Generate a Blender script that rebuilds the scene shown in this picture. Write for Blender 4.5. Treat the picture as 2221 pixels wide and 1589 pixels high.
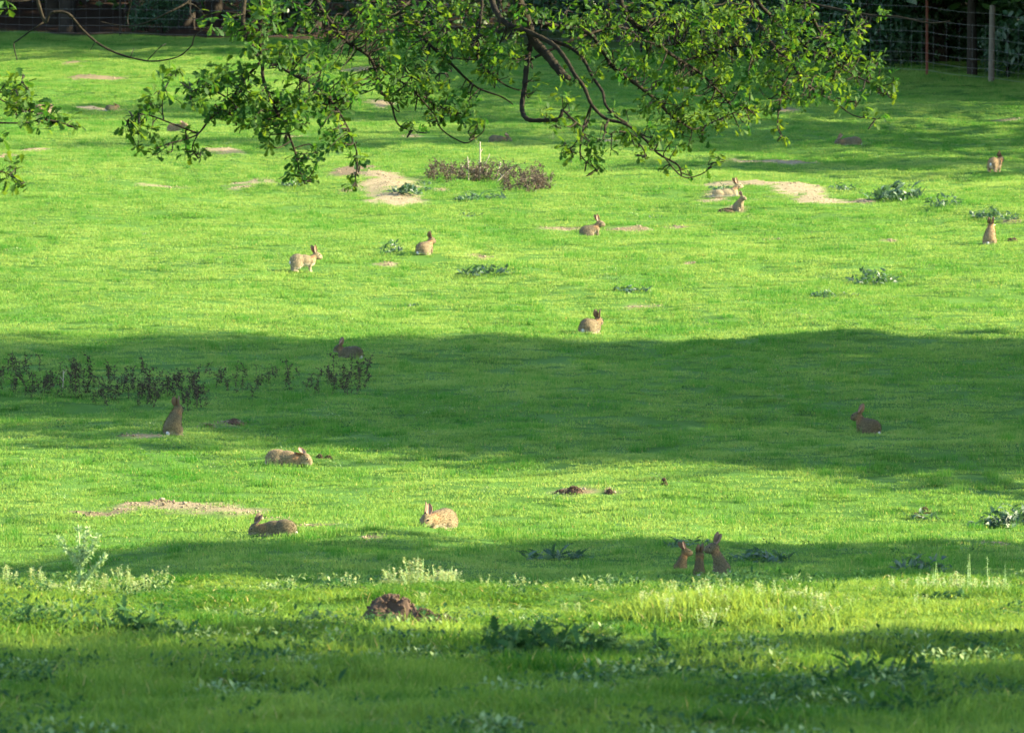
import bpy, bmesh, math, random
import numpy as np
from mathutils import Vector, Matrix, Euler

for o in list(bpy.data.objects):
    bpy.data.objects.remove(o, do_unlink=True)
S = bpy.context.scene
C = S.collection
R = math.radians
random.seed(7)
rng = np.random.default_rng(7)

# ------------------------------------------------------------------ camera
PW, PH, FPX, PITCH = 2221.0, 1589.0, 15423.0, -0.02      # photo size, focal length in its pixels
cam = bpy.data.cameras.new('camera')
cam.sensor_width = 36.0
cam.lens = 36.0 * FPX / PW
cam.clip_start = 1.0
cam.clip_end = 3000.0
cam.dof.use_dof = True
cam.dof.focus_distance = 66.0
cam.dof.aperture_fstop = 12.5
camo = bpy.data.objects.new('camera', cam)
camo.rotation_euler = (math.pi / 2 + PITCH, 0, 0)
C.objects.link(camo)
S.camera = camo

# ------------------------------------------------------------------ sky, sun, exposure
SUN_EL, SUN_AZ = R(27.0), R(2.0)        # azimuth measured from +X (right of the camera) towards +Y
W = bpy.data.worlds.new('World')
S.world = W
W.use_nodes = True
wn = W.node_tree
sky = wn.nodes.new('ShaderNodeTexSky')
sky.sky_type = 'NISHITA'
sky.sun_disc = False
sky.sun_elevation = SUN_EL
sky.sun_rotation = math.pi / 2 - SUN_AZ
sky.air_density = 1.0
sky.dust_density = 0.5
sky.ozone_density = 1.0
bg = wn.nodes['Background']
bg.inputs['Strength'].default_value = 0.108
wn.links.new(sky.outputs[0], bg.inputs['Color'])
sl = bpy.data.lights.new('sun', 'SUN')
sl.energy = 5.0
sl.angle = R(0.55)
sl.color = (1.0, 0.85, 0.58)
so = bpy.data.objects.new('sun', sl)
sdir = Vector((math.cos(SUN_EL) * math.cos(SUN_AZ), math.cos(SUN_EL) * math.sin(SUN_AZ), math.sin(SUN_EL)))
so.rotation_euler = sdir.to_track_quat('Z', 'Y').to_euler()
so.location = (60, 40, 40)
C.objects.link(so)
S.view_settings.view_transform = 'Standard'
S.view_settings.look = 'None'
S.view_settings.gamma = 1.0
S.view_settings.use_curve_mapping = False
S.view_settings.exposure = 2.62
S.render.engine = 'CYCLES'
S.cycles.max_bounces = 4
S.cycles.diffuse_bounces = 2
S.cycles.transmission_bounces = 3
S.cycles.transparent_max_bounces = 6

# ------------------------------------------------------------------ helpers
def tag(o, label=None, cat=None, group=None, kind=None):
    if label: o['label'] = label
    if cat: o['category'] = cat
    if group: o['group'] = group
    if kind: o['kind'] = kind
    return o

def empty(name, loc=(0, 0, 0), rz=0.0, sc=1.0):
    o = bpy.data.objects.new(name, None)
    o.empty_display_size = 0.1
    o.location = loc
    o.rotation_euler = (0, 0, rz)
    o.scale = (sc, sc, sc)
    C.objects.link(o)
    return o

def link(name, me, parent=None, loc=(0, 0, 0)):
    o = bpy.data.objects.new(name, me)
    o.location = loc
    o.parent = parent
    C.objects.link(o)
    return o

def mesh(name, verts, faces, mat=None, smooth=False):
    me = bpy.data.meshes.new(name)
    verts = np.asarray(verts, dtype=np.float32).reshape(-1, 3)
    if isinstance(faces, np.ndarray):
        n, k = faces.shape
        me.vertices.add(len(verts)); me.vertices.foreach_set('co', verts.ravel())
        me.loops.add(n * k); me.loops.foreach_set('vertex_index', faces.astype(np.int32).ravel())
        me.polygons.add(n)
        me.polygons.foreach_set('loop_start', np.arange(0, n * k, k, dtype=np.int32))
        me.update(calc_edges=True)
    else:
        me.from_pydata(verts.tolist(), [], faces)
        me.update()
    if smooth:
        me.polygons.foreach_set('use_smooth', np.ones(len(me.polygons), dtype=bool))
    if mat: me.materials.append(mat)
    return me

def add_float(me, name, vals):
    a = me.attributes.new(name, 'FLOAT', 'POINT')
    a.data.foreach_set('value', np.asarray(vals, dtype=np.float32))

def add_col(me, name, cols):
    a = me.color_attributes.new(name, 'FLOAT_COLOR', 'POINT')
    c = np.ones((len(cols), 4), dtype=np.float32)
    c[:, :3] = cols
    a.data.foreach_set('color', c.ravel())

class Nodes:
    def __init__(self, name):
        self.m = bpy.data.materials.new(name)
        self.m.use_nodes = True
        self.t = self.m.node_tree
        self.t.nodes.clear()
        self.out = self.t.nodes.new('ShaderNodeOutputMaterial')
    def n(self, typ, **kw):
        x = self.t.nodes.new('ShaderNode' + typ)
        for k, v in kw.items():
            if k in x.inputs: x.inputs[k].default_value = v
            else: setattr(x, k, v)
        return x
    def l(self, a, b): self.t.links.new(a, b)
    def surf(self, s): self.l(s, self.out.inputs['Surface'])
    def noise(self, scale, detail=3.0, coord='obj'):
        nz = self.n('TexNoise'); nz.inputs['Scale'].default_value = scale; nz.inputs['Detail'].default_value = detail
        if coord == 'world': self.l(self.n('NewGeometry').outputs['Position'], nz.inputs['Vector'])
        else: self.l(self.n('TexCoord').outputs['Object'], nz.inputs['Vector'])
        return nz.outputs['Fac']
    def mix(self, fac, a, b):
        m = self.n('MixRGB')
        for i, v in ((0, fac), (1, a), (2, b)):
            if hasattr(v, 'is_output'): self.l(v, m.inputs[i])
            elif i == 0: m.inputs[0].default_value = v
            else: m.inputs[i].default_value = (*v, 1)
        return m.outputs[0]
    def ramp(self, fac, lo, hi):
        r = self.n('MapRange'); r.inputs[1].default_value = lo; r.inputs[2].default_value = hi
        self.l(fac, r.inputs[0]); return r.outputs[0]
    def attr(self, name, typ='GEOMETRY'):
        a = self.n('Attribute'); a.attribute_name = name; a.attribute_type = typ; return a
    def leafy(self, col, tcol, trans=0.4, rough=0.5, spec=0.3):
        p = self.n('BsdfPrincipled'); p.inputs['Roughness'].default_value = rough
        p.inputs['Specular IOR Level'].default_value = spec
        t = self.n('BsdfTranslucent')
        for s, v in ((p.inputs['Base Color'], col), (t.inputs['Color'], tcol)):
            if hasattr(v, 'is_output'): self.l(v, s)
            else: s.default_value = (*v, 1)
        mx = self.n('MixShader'); mx.inputs[0].default_value = trans
        self.l(p.outputs[0], mx.inputs[1]); self.l(t.outputs[0], mx.inputs[2])
        self.surf(mx.outputs[0])
    def solid(self, col, rough=0.8, spec=0.2, bump=None, dist=0.01):
        p = self.n('BsdfPrincipled'); p.inputs['Roughness'].default_value = rough
        p.inputs['Specular IOR Level'].default_value = spec
        if hasattr(col, 'is_output'): self.l(col, p.inputs['Base Color'])
        else: p.inputs['Base Color'].default_value = (*col, 1)
        if bump is not None:
            b = self.n('Bump'); b.inputs['Distance'].default_value = dist; b.inputs['Strength'].default_value = 0.8
            self.l(bump, b.inputs['Height']); self.l(b.outputs[0], p.inputs['Normal'])
        self.surf(p.outputs[0])

def hash2(ix, iy, seed):
    h = (ix.astype(np.int64) * 374761393 + iy.astype(np.int64) * 668265263 + seed * 982451653) & 0xffffffff
    h = ((h ^ (h >> 13)) * 1274126177) & 0xffffffff
    return ((h ^ (h >> 16)) & 0xffffff) / float(0xffffff)

def vnoise(x, y, seed=0):
    x = np.asarray(x, dtype=np.float64); y = np.asarray(y, dtype=np.float64)
    ix = np.floor(x); iy = np.floor(y); fx = x - ix; fy = y - iy
    fx = fx * fx * fx * (fx * (fx * 6 - 15) + 10); fy = fy * fy * fy * (fy * (fy * 6 - 15) + 10)
    ix = ix.astype(np.int64); iy = iy.astype(np.int64)
    a = hash2(ix, iy, seed); b = hash2(ix + 1, iy, seed); c = hash2(ix, iy + 1, seed); d = hash2(ix + 1, iy + 1, seed)
    return (a + (b - a) * fx + (c - a) * fy + (a - b - c + d) * fx * fy) * 2 - 1

def fbm(x, y, seed=0, oct=3):
    s = 0.0; a = 1.0
    for i in range(oct):
        s = s + a * vnoise(np.asarray(x) * 2 ** i + 13.7 * i, np.asarray(y) * 2 ** i - 7.3 * i, seed + i)
        a *= 0.5
    return s

# ------------------------------------------------------------------ terrain height
ROWS = [(1589, 28), (1450, 33.5), (1350, 38), (1262, 43), (1240, 56), (1145, 61), (1000, 66), (942, 69), (850, 73),
        (735, 80), (600, 89), (530, 94), (400, 107), (300, 119), (200, 133), (100, 150)]
def row_z(y, d):
    return d * math.tan(PITCH + math.atan((PH / 2 - y) / FPX))
PD = [-400, -60, 0, 12, 24]
PZ = [-3.0, -2.2, -1.78, -1.86, -1.95]
for y, d in ROWS:
    PD.append(d); PZ.append(row_z(y, d))
    if y == 1262: PD += [46.5, 51]; PZ += [-2.45, -2.76]
PD += [165, 200, 300, 1200]; PZ += [4.7, 9.5, 24, 60]  # hill added behind the wood to block bright sky gaps
_fd = np.arange(-420, 1210, 0.25)
_fz = np.interp(_fd, PD, PZ)
_k = np.hanning(19); _k /= _k.sum()
_fz = np.convolve(np.pad(_fz, 9, mode='edge'), _k, mode='valid')

def base_h(X, Y):
    X = np.asarray(X, dtype=np.float64); Y = np.asarray(Y, dtype=np.float64)
    z = np.interp(Y, _fd, _fz)
    near = np.clip((Y - 44) / 10, 0, 1)
    z = z + 0.10 * near * fbm(X / 5.0, Y / 7.0, 3, 2)
    z = z + 0.065 * np.exp(-((Y - 42.5) / 4.5) ** 2) * fbm(X / 1.3, Y / 3.0, 8, 2)
    z = z + 0.048 * fbm(X / 1.2, Y / 1.7, 11, 2) + 0.014 * vnoise(X / 0.40, Y / 0.6, 21)
    # side banks out of frame fall away gently
    z = z - 0.02 * np.clip(np.abs(X) - 14, 0, 60)
    return z

def ray(x, y):
    u = (x - PW / 2) / FPX; v = (PH / 2 - y) / FPX
    cp, sp = math.cos(PITCH), math.sin(PITCH)
    r = np.array([u, cp - v * sp, sp + v * cp])
    return r / r[1]

def at(x, y, d):
    return ray(x, y) * d

_ds = np.concatenate([np.arange(22, 70, 0.03), np.arange(70, 260, 0.06)])
def hit(x, y, hf=None, d0=22.0):
    r = ray(x, y); ds = _ds[_ds >= d0]
    z = (hf or height)(r[0] * ds, ds)
    i = int(np.argmax(z >= r[2] * ds))
    d = ds[i]
    return np.array([r[0] * d, d, z[i]])

def foot(x, y, rx, ry, d0=22.0):
    c = hit(x, y, base_h, d0)
    s = FPX / c[1]
    up = hit(x, y - ry, base_h, d0)[1]
    return c[0], c[1], rx / s, max(0.12, (up - c[1]))

# bare soil: (x, y, rx, ry, raise, redness, d0)   the sandy scrapes and spoil heaps round the burrows
SOIL = [(770, 385, 46, 14, .05, .9), (745, 426, 24, 8, .06, 1.0), (835, 412, 62, 13, .08, .35), (865, 438, 58, 15, .08, .2), (815, 396, 45, 8, .05, .3),
        (955, 416, 20, 5, .03, .3), (560, 393, 62, 6, .03, .3), (535, 409, 40, 4, .03, .3), (370, 408, 40, 4, .02, .25),
        (1650, 406, 100, 9, .09, .25), (1735, 415, 64, 13, .08, .1), (1765, 440, 46, 13, .07, .15), (1560, 423, 34, 5, .04, .3), (1545, 440, 40, 6, .03, .2), (1870, 438, 24, 4, .02, .4),
        (82, 329, 38, 6, .04, .4), (15, 340, 22, 4, .02, .5), (800, 152, 34, 7, .05, .5), (828, 222, 28, 6, .04, .5), (760, 155, 40, 5, .03, .3), (215, 238, 46, 4, .03, .2), (92, 241, 40, 5, .04, .4), (150, 140, 24, 6, .02, .8), (215, 172, 60, 8, .02, .8),
        (283, 1108, 34, 13, .09, .55), (400, 1103, 75, 9, .07, .4), (490, 1113, 80, 10, .06, .35), (350, 1096, 30, 6, .06, .45), (600, 1126, 50, 4, .02, .5), (665, 1138, 40, 3, .0, .5), (215, 1118, 50, 6, .0, .9),
        (1050, 556, 26, 5, -.02, .9), (1345, 501, 32, 6, .03, .8), (1395, 497, 20, 5, .03, .9), (1210, 497, 40, 4, .02, .5), (840, 576, 26, 5, .01, .4),
        (1250, 497, 20, 3, .0, .5), (300, 944, 50, 5, .02, .6), (500, 917, 38, 6, .02, .9), (450, 926, 20, 4, .02, .9), (1240, 1066, 36, 6, .02, .9), (1322, 1066, 12, 5, .02, .6), 
        (2195, 482, 26, 6, .03, .7), (1400, 667, 40, 5, .01, .5), (850, 1424, 60, 7, .01, .9), (2160, 1180, 34, 6, .0, .7), (800, 1163, 16, 5, .0, 1.0), (1690, 240, 30, 5, .02, .7), (1480, 195, 40, 6, .02, .6), (2190, 262, 24, 4, .01, .5), (1690, 352, 90, 4, .02, .4), (470, 325, 40, 4, .02, .5), (1320, 305, 30, 3, .0, .4), (890, 296, 26, 6, .03, .6), (640, 300, 30, 5, .02, .3), (1930, 523, 22, 4, .0, .8), (1680, 520, 26, 3, .0, .8), (1490, 573, 20, 3, .0, .5), (1465, 493, 26, 4, .0, .4), (1590, 456, 30, 8, .05, .75)]
SOILW = [(*foot(x, y, rx, ry, 52 if y < 1250 else 22), up, red) for x, y, rx, ry, up, red in SOIL]

def soil_fields(X, Y):
    m = np.zeros_like(X); red = np.zeros_like(X); dz = np.zeros_like(X)
    wob = 0.20 * fbm(X / 0.5, Y / 1.2, 31, 3) + .16 * vnoise(X / .13, Y / .3, 37)
    for cx, cy, rx, ry, up, rd in SOILW:
        q = ((X - cx) / rx) ** 2 + ((Y - cy) / ry) ** 2
        near = q < 6
        if not near.any(): continue
        v = np.clip((1.22 - np.sqrt(q) + 2.2 * wob) * 1.9, 0, 1)
        v = np.where(near, v, 0)
        red = np.where(v > m, rd, red)
        m = np.maximum(m, v)
        dz += .65 * up * np.exp(-q * 1.2)
    return m, red, dz

# tussocks and hollows that the photograph shows as standing proud: (x, y, rx, ry, height)
LUMPS = [(1560, 1345, 190, 25, .07), (930, 1232, 150, 18, .06), (480, 1238, 110, 14, .05), (220, 870, 240, 8, -.10), (150, 890, 200, 10, .07), (1640, 425, 90, 14, .10), (2100, 455, 140, 10, .08),
         (1960, 625, 160, 10, -.05), (2050, 640, 120, 8, .06), (1150, 1410, 140, 20, .05), (620, 1000, 60, 9, .05), (1700, 745, 120, 8, .06), (1900, 735, 140, 8, .06), (800, 395, 130, 26, .12)]
LUMPW = [(*foot(x, y, rx, ry, 52 if y < 1250 else 22), h) for x, y, rx, ry, h in LUMPS]
HOLES = [foot(1050, 553, 26, 7, 52)]

def lumps(X, Y):
    z = np.zeros_like(X)
    for cx, cy, rx, ry, h in LUMPW:
        z += h * np.exp(-(((X - cx) / rx) ** 2 + ((Y - cy) / ry) ** 2))
    for cx, cy, rx, ry in HOLES:
        z -= 0.22 * np.exp(-(((X - cx) / (rx * .8)) ** 2 + ((Y - cy) / 0.22) ** 2) ** 2)
    return z

def height(X, Y):
    X = np.asarray(X, dtype=np.float64); Y = np.asarray(Y, dtype=np.float64)
    shp = np.broadcast(X, Y).shape
    X, Y = np.broadcast_to(X, shp), np.broadcast_to(Y, shp)
    m, red, dz = soil_fields(X, Y)
    return base_h(X, Y) + dz + lumps(X, Y) + m * (0.02 * vnoise(X / 0.16, Y / 0.2, 5) + .014 * vnoise(X / .3, Y / .4, 6))

def gz(x, y):
    return float(height(np.array([x]), np.array([y]))[0])

# fence line (photo pixels of the foot of the fence, right to left)
FENCEPX = [(2480, 222), (2290, 197), (2150, 182), (2010, 166), (1700, 141), (1390, 120), (1080, 105), (770, 94), (567, 88), (260, 83), (-30, 79), (-330, 76)]
FENCE = [hit(x, y, base_h, 90) for x, y in FENCEPX]
_fx = np.array([p[0] for p in FENCE])[::-1]; _fy = np.array([p[1] for p in FENCE])[::-1]
def fence_y(X): return np.interp(X, _fx, _fy)

# ------------------------------------------------------------------ materials
def grass_material(name, lo, hi, straw, trans, patch):
    k = Nodes(name)
    tint = k.attr('tint', 'INSTANCER').outputs['Fac']
    bv = k.attr('bv').outputs['Fac']
    rnd = k.n('ObjectInfo').outputs['Random']
    a = k.n('Math', operation='MULTIPLY_ADD'); k.l(rnd, a.inputs[0]); a.inputs[1].default_value = 0.35; k.l(tint, a.inputs[2])
    b = k.n('Math', operation='MULTIPLY_ADD'); k.l(bv, b.inputs[0]); b.inputs[1].default_value = 0.5; k.l(a.outputs[0], b.inputs[2])
    f = k.ramp(b.outputs[0], 0.2, 1.5)
    col = k.mix(f, lo, hi)
    sf = k.ramp(bv, 0.968, 0.98)
    col = k.mix(sf, col, straw)
    br = k.n('MixRGB', blend_type='MULTIPLY'); br.inputs[0].default_value = 1.0
    k.l(col, br.inputs[1]); br.inputs[2].default_value = (1.5, 1.2, 0.9, 1)
    k.leafy(col, br.outputs[0], trans, 0.6, 0.10)
    return k.m

M = {}
M['turf'] = grass_material('short_turf', (.024, .150, .011), (.226, .335, .084), (.30, .29, .10), .45, 1)
M['meadow'] = grass_material('long_grass', (.014, .098, .006), (.180, .285, .046), (.34, .31, .13), .45, 1)

k = Nodes('ground')
soil = k.attr('soil').outputs['Fac']; redn = k.attr('red').outputs['Fac']; lit = k.attr('litter').outputs['Fac']
n1 = k.noise(3.0, 4, 'world'); n2 = k.noise(40.0, 4, 'world'); n3 = k.noise(0.35, 2, 'world')
green = k.mix(n1, (.035, .105, .014), (.080, .165, .020))
earth = k.mix(redn, (.36, .31, .185), (.155, .112, .066))
n5 = k.noise(9.0, 4, 'world')
earth2 = k.mix(k.ramp(n5, .38, .6), k.mix(0.55, earth, (.09, .085, .045)), k.mix(k.ramp(n2, .38, .62), k.mix(.6, earth, (.10, .075, .05)), earth))
litter = k.mix(k.ramp(n2, .3, .7), (.018, .012, .009), (.060, .036, .022))
cg = k.mix(lit, k.mix(soil, green, earth2), litter)
hb = k.n('Math', operation='ADD'); k.l(n2, hb.inputs[0]); k.l(k.noise(130.0, 2, 'world'), hb.inputs[1])
k.solid(cg, 0.95, 0.1, hb.outputs[0], 0.02)
M['ground'] = k.m

k = Nodes('soil_crumbs')
n2 = k.noise(30.0, 4)
k.solid(k.mix(n2, (.028, .019, .013), (.105, .072, .050)), 0.95, 0.1, k.noise(90.0, 3), 0.006)
M['mole'] = k.m
k = Nodes('pale_clods')
k.solid(k.mix(k.ramp(k.noise(16.0, 3, 'world'), .35, .65), (.085, .062, .042), (.36, .285, .185)), 0.95, 0.1)
M['clod'] = k.m

k = Nodes('fur')
vc = k.attr('fur').outputs['Color']
nz = k.ramp(k.noise(85.0, 3), .32, .68); nb = k.noise(18.0, 2)
dk = k.n('MixRGB', blend_type='MULTIPLY'); dk.inputs[0].default_value = 1.0; k.l(vc, dk.inputs[1])
sh = k.mix(nz, (.52, .52, .52), (1.34, 1.30, 1.25)); k.l(sh, dk.inputs[2])
tn = k.n('MixRGB', blend_type='MULTIPLY'); tn.inputs[0].default_value = 1.0; k.l(dk.outputs[0], tn.inputs[1]); k.l(k.n('ObjectInfo').outputs['Color'], tn.inputs[2])
p = k.n('BsdfPrincipled'); p.inputs['Roughness'].default_value = .85; p.inputs['Specular IOR Level'].default_value = .12
p.inputs['Sheen Weight'].default_value = .06; p.inputs['Sheen Roughness'].default_value = .5; p.inputs['Sheen Tint'].default_value = (1, .92, .8, 1)
k.l(tn.outputs[0], p.inputs['Base Color']); k.surf(p.outputs[0])
M['fur'] = k.m
k = Nodes('ear_skin'); vc = k.attr('fur').outputs['Color']; k.leafy(vc, k.mix(.5, vc, (.45, .20, .12)), .3, .7, .15); M['ear'] = k.m
k = Nodes('eye'); k.solid((.012, .008, .006), .12, .5); M['eye'] = k.m
k = Nodes('tail_white'); k.solid((.50, .485, .45), .9, .1, k.noise(120.0, 2), .004); M['tail'] = k.m

def leaf_mat(name, a, b, ta, tb, trans, rough=.45, spec=.4):
    k = Nodes(name)
    v = k.attr('lv').outputs['Fac']
    k.leafy(k.mix(v, a, b), k.mix(v, ta, tb), trans, rough, spec)
    return k.m
M['oak'] = leaf_mat('oak_leaf', (.010, .046, .010), (.046, .100, .013), (.034, .125, .010), (.150, .225, .010), .45, .6, .10)
M['canopy'] = leaf_mat('canopy_leaf', (.020, .060, .014), (.045, .10, .02), (.03, .09, .012), (.06, .13, .015), .25)
M['shrub'] = leaf_mat('shrub_leaf', (.012, .042, .016), (.026, .075, .028), (.03, .10, .02), (.06, .15, .03), .3)
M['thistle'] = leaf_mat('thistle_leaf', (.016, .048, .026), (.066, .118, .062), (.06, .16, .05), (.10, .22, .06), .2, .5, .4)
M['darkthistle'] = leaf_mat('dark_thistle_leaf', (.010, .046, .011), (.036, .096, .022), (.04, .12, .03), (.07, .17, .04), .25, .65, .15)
M['weed'] = leaf_mat('weed_leaf', (.16, .26, .085), (.40, .42, .20), (.18, .30, .05), (.45, .45, .15), .35, .55, .35)
M['paleweed'] = leaf_mat('pale_thistle_leaf', (.20, .33, .13), (.36, .46, .24), (.2, .34, .08), (.35, .45, .15), .3, .55, .3)
M['cover'] = leaf_mat('herb_leaf', (.09, .17, .05), (.22, .30, .11), (.1, .2, .04), (.25, .32, .08), .3, .55, .3)
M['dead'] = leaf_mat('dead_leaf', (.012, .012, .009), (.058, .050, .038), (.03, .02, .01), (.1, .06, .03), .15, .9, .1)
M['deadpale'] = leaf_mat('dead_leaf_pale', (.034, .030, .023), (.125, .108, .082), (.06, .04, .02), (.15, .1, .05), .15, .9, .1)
k = Nodes('dead_stem'); k.solid(k.mix(k.noise(30.0, 2), (.045, .036, .024), (.13, .10, .065)), .9, .1); M['deadstem'] = k.m
k = Nodes('bleached_stem'); k.solid(k.mix(k.noise(20.0, 3), (.22, .19, .135), (.40, .355, .26)), .85, .2); M['whitestem'] = k.m
k = Nodes('green_stem'); k.solid(k.mix(k.noise(30.0, 2), (.16, .30, .09), (.30, .42, .15)), .7, .3); M['greenstem'] = k.m
k = Nodes('oak_bark'); nb = k.noise(14.0, 5); k.solid(k.mix(k.ramp(nb, .35, .7), (.007, .006, .004), (.028, .023, .012)), .95, .15, k.noise(45.0, 4), .012); M['bark'] = k.m
k = Nodes('wood_bark'); k.solid(k.mix(k.noise(5.0, 5), (.010, .009, .007), (.036, .030, .023)), .95, .1, k.noise(16.0, 4), .03); M['woodbark'] = k.m
k = Nodes('weathered_post'); k.solid(k.mix(k.noise(9.0, 4), (.06, .052, .040), (.135, .118, .09)), .9, .2, k.noise(50.0, 3), .006); M['post'] = k.m
k = Nodes('rusty_iron'); k.solid(k.mix(k.noise(22.0, 4), (.085, .026, .016), (.15, .055, .034)), .85, .2, k.noise(80.0, 2), .002); M['rust'] = k.m
k = Nodes('galvanised_wire'); p = k.n('BsdfPrincipled'); p.inputs['Base Color'].default_value = (.15, .16, .165, 1); p.inputs['Metallic'].default_value = .6; p.inputs['Roughness'].default_value = .5; k.surf(p.outputs[0]); M['wire'] = k.m

# ------------------------------------------------------------------ ground sheet
def graded(lo, hi, step, ends, n):
    core = np.arange(lo, hi + 1e-6, step)
    left = lo - np.geomspace(step * 1.5, lo - ends[0], n)[::-1]
    right = hi + np.geomspace(step * 1.5, ends[1] - hi, n)
    return np.concatenate([left, core, right])
gx = graded(-13.5, 13.5, 0.13, (-420, 420), 26)
gy = np.concatenate([graded(24, 48, 0.13, (-300, 49), 24)[:24 + 185], np.arange(48.2, 166, 0.17), 166 + np.geomspace(.3, 800, 28)])
gy = np.unique(np.round(gy, 4))
GX, GY = np.meshgrid(gx, gy)
gm, gr, gdz = soil_fields(GX, GY)
GZ = height(GX, GY)
nx, ny = len(gx), len(gy)
idx = np.arange(nx * ny).reshape(ny, nx)
quads = np.stack([idx[:-1, :-1], idx[:-1, 1:], idx[1:, 1:], idx[1:, :-1]], -1).reshape(-1, 4)
me = mesh('ground', np.stack([GX, GY, GZ], -1).reshape(-1, 3), quads, M['ground'], True)
beyond = GY - fence_y(GX)
leftness = np.clip((4.0 - GX) / 6, 0, 1)
litterm = np.clip((beyond - 0.5 + 0.8 * fbm(GX / 2, GY / 2, 77, 2)) / 2.0, 0, 1) * (0.15 + 0.85 * leftness)
litterm = np.maximum(litterm, np.clip((beyond - 9) / 5, 0, 1))
add_float(me, 'soil', gm.ravel()); add_float(me, 'red', gr.ravel()); add_float(me, 'litter', litterm.ravel())
ground = link('ground', me); tag(ground, kind='structure')

# ------------------------------------------------------------------ grass
def blade_patch(name, n, r, lmin, lmax, w, segs, mat, seed, matted=.45):
    q = np.random.default_rng(seed)
    V = []; F = []; B = []
    for i in range(n):
        a = q.uniform(0, 2 * math.pi); rr = r * math.sqrt(q.uniform())
        x, y = rr * math.cos(a), rr * math.sin(a)
        L = q.uniform(lmin, lmax) * (1 - 0.25 * (rr / r) ** 2)
        az = q.uniform(0, 2 * math.pi); lean = abs(q.normal(0, matted))
        dx, dy = math.cos(az), math.sin(az)
        fz = q.uniform(0, 2 * math.pi); sx, sy = math.cos(fz) * w / 2, math.sin(fz) * w / 2
        ww = q.uniform(.7, 1.4); sx *= ww; sy *= ww
        b0 = len(V); bv = q.uniform()
        for s in range(segs):
            t = s / segs
            px = x + dx * L * lean * t * t; py = y + dy * L * lean * t * t; pz = L * t * (1 - .25 * lean * t) - .004
            f = 1 - t * .45
            V += [(px - sx * f, py - sy * f, pz), (px + sx * f, py + sy * f, pz)]
        V.append((x + dx * L * lean, y + dy * L * lean, L * (1 - .25 * lean)))
        for s in range(segs - 1):
            c = b0 + 2 * s
            F += [(c, c + 1, c + 3), (c, c + 3, c + 2)]
        c = b0 + 2 * (segs - 1)
        F.append((c, c + 1, c + 2))
        B += [bv] * (2 * segs + 1)
    me = mesh(name, V, np.array(F), mat)
    add_float(me, 'bv', B)
    return me

def scatter(name, P, rot, scl, index, tint, meshes, label, cat):
    col = bpy.data.collections.new(name + '_tufts')
    for i, m in enumerate(meshes):
        col.objects.link(bpy.data.objects.new('%s_tuft_%02d' % (name, i), m))
    me = bpy.data.meshes.new(name)
    me.vertices.add(len(P)); me.vertices.foreach_set('co', np.asarray(P, dtype=np.float32).ravel())
    a = me.attributes.new('rot', 'FLOAT_VECTOR', 'POINT'); a.data.foreach_set('vector', np.asarray(rot, dtype=np.float32).ravel())
    a = me.attributes.new('scl', 'FLOAT_VECTOR', 'POINT'); a.data.foreach_set('vector', np.asarray(scl, dtype=np.float32).ravel())
    a = me.attributes.new('idx', 'INT', 'POINT'); a.data.foreach_set('value', np.asarray(index, dtype=np.int32))
    add_float(me, 'tint', tint)
    o = link(name, me)
    g = bpy.data.node_groups.new(name + '_nodes', 'GeometryNodeTree')
    g.interface.new_socket('Geometry', in_out='INPUT', socket_type='NodeSocketGeometry')
    g.interface.new_socket('Geometry', in_out='OUTPUT', socket_type='NodeSocketGeometry')
    gi = g.nodes.new('NodeGroupInput'); go = g.nodes.new('NodeGroupOutput')
    ip = g.nodes.new('GeometryNodeInstanceOnPoints')
    ci = g.nodes.new('GeometryNodeCollectionInfo'); ci.inputs['Collection'].default_value = col
    ci.inputs['Separate Children'].default_value = True; ci.inputs['Reset Children'].default_value = True
    def na(n, t):
        x = g.nodes.new('GeometryNodeInputNamedAttribute'); x.data_type = t; x.inputs['Name'].default_value = n
        return [s for s in x.outputs if s.enabled and s.name == 'Attribute'][0]
    er = g.nodes.new('FunctionNodeEulerToRotation')
    g.links.new(na('rot', 'FLOAT_VECTOR'), er.inputs[0])
    g.links.new(gi.outputs[0], ip.inputs['Points'])
    g.links.new(ci.outputs[0], ip.inputs['Instance'])
    ip.inputs['Pick Instance'].default_value = True
    g.links.new(na('idx', 'INT'), ip.inputs['Instance Index'])
    g.links.new(er.outputs[0], ip.inputs['Rotation'])
    g.links.new(na('scl', 'FLOAT_VECTOR'), ip.inputs['Scale'])
    g.links.new(ip.outputs[0], go.inputs[0])
    md = o.modifiers.new('scatter', 'NODES'); md.node_group = g
    tag(o, label, cat, kind='stuff')
    return o

def sample_strip(d0, d1, dens, margin):
    # uniform points over a trapezium that is wider than the view
    hw = lambda d: d * 0.072 * margin + 1.2
    n = int(dens * (d1 - d0) * (hw(d0) + hw(d1)))
    Y = rng.uniform(d0, d1, int(n * 1.0)); keep = rng.uniform(0, hw(d1), len(Y)) < hw(Y)
    Y2 = []
    while sum(map(len, Y2)) < n:
        y = rng.uniform(d0, d1, n); y = y[rng.uniform(0, hw(d1), n) < hw(y)]; Y2.append(y)
    Y = np.concatenate(Y2)[:n]
    X = rng.uniform(-1, 1, n) * hw(Y)
    return X, Y

def tint_of(X, Y):
    t = .45 + .22 * fbm(X / .8, Y / 1.3, 51, 3) + .13 * fbm(X / 3.2, Y / 4.6, 57, 2)
    return np.clip(t, 0, 1)

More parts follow.
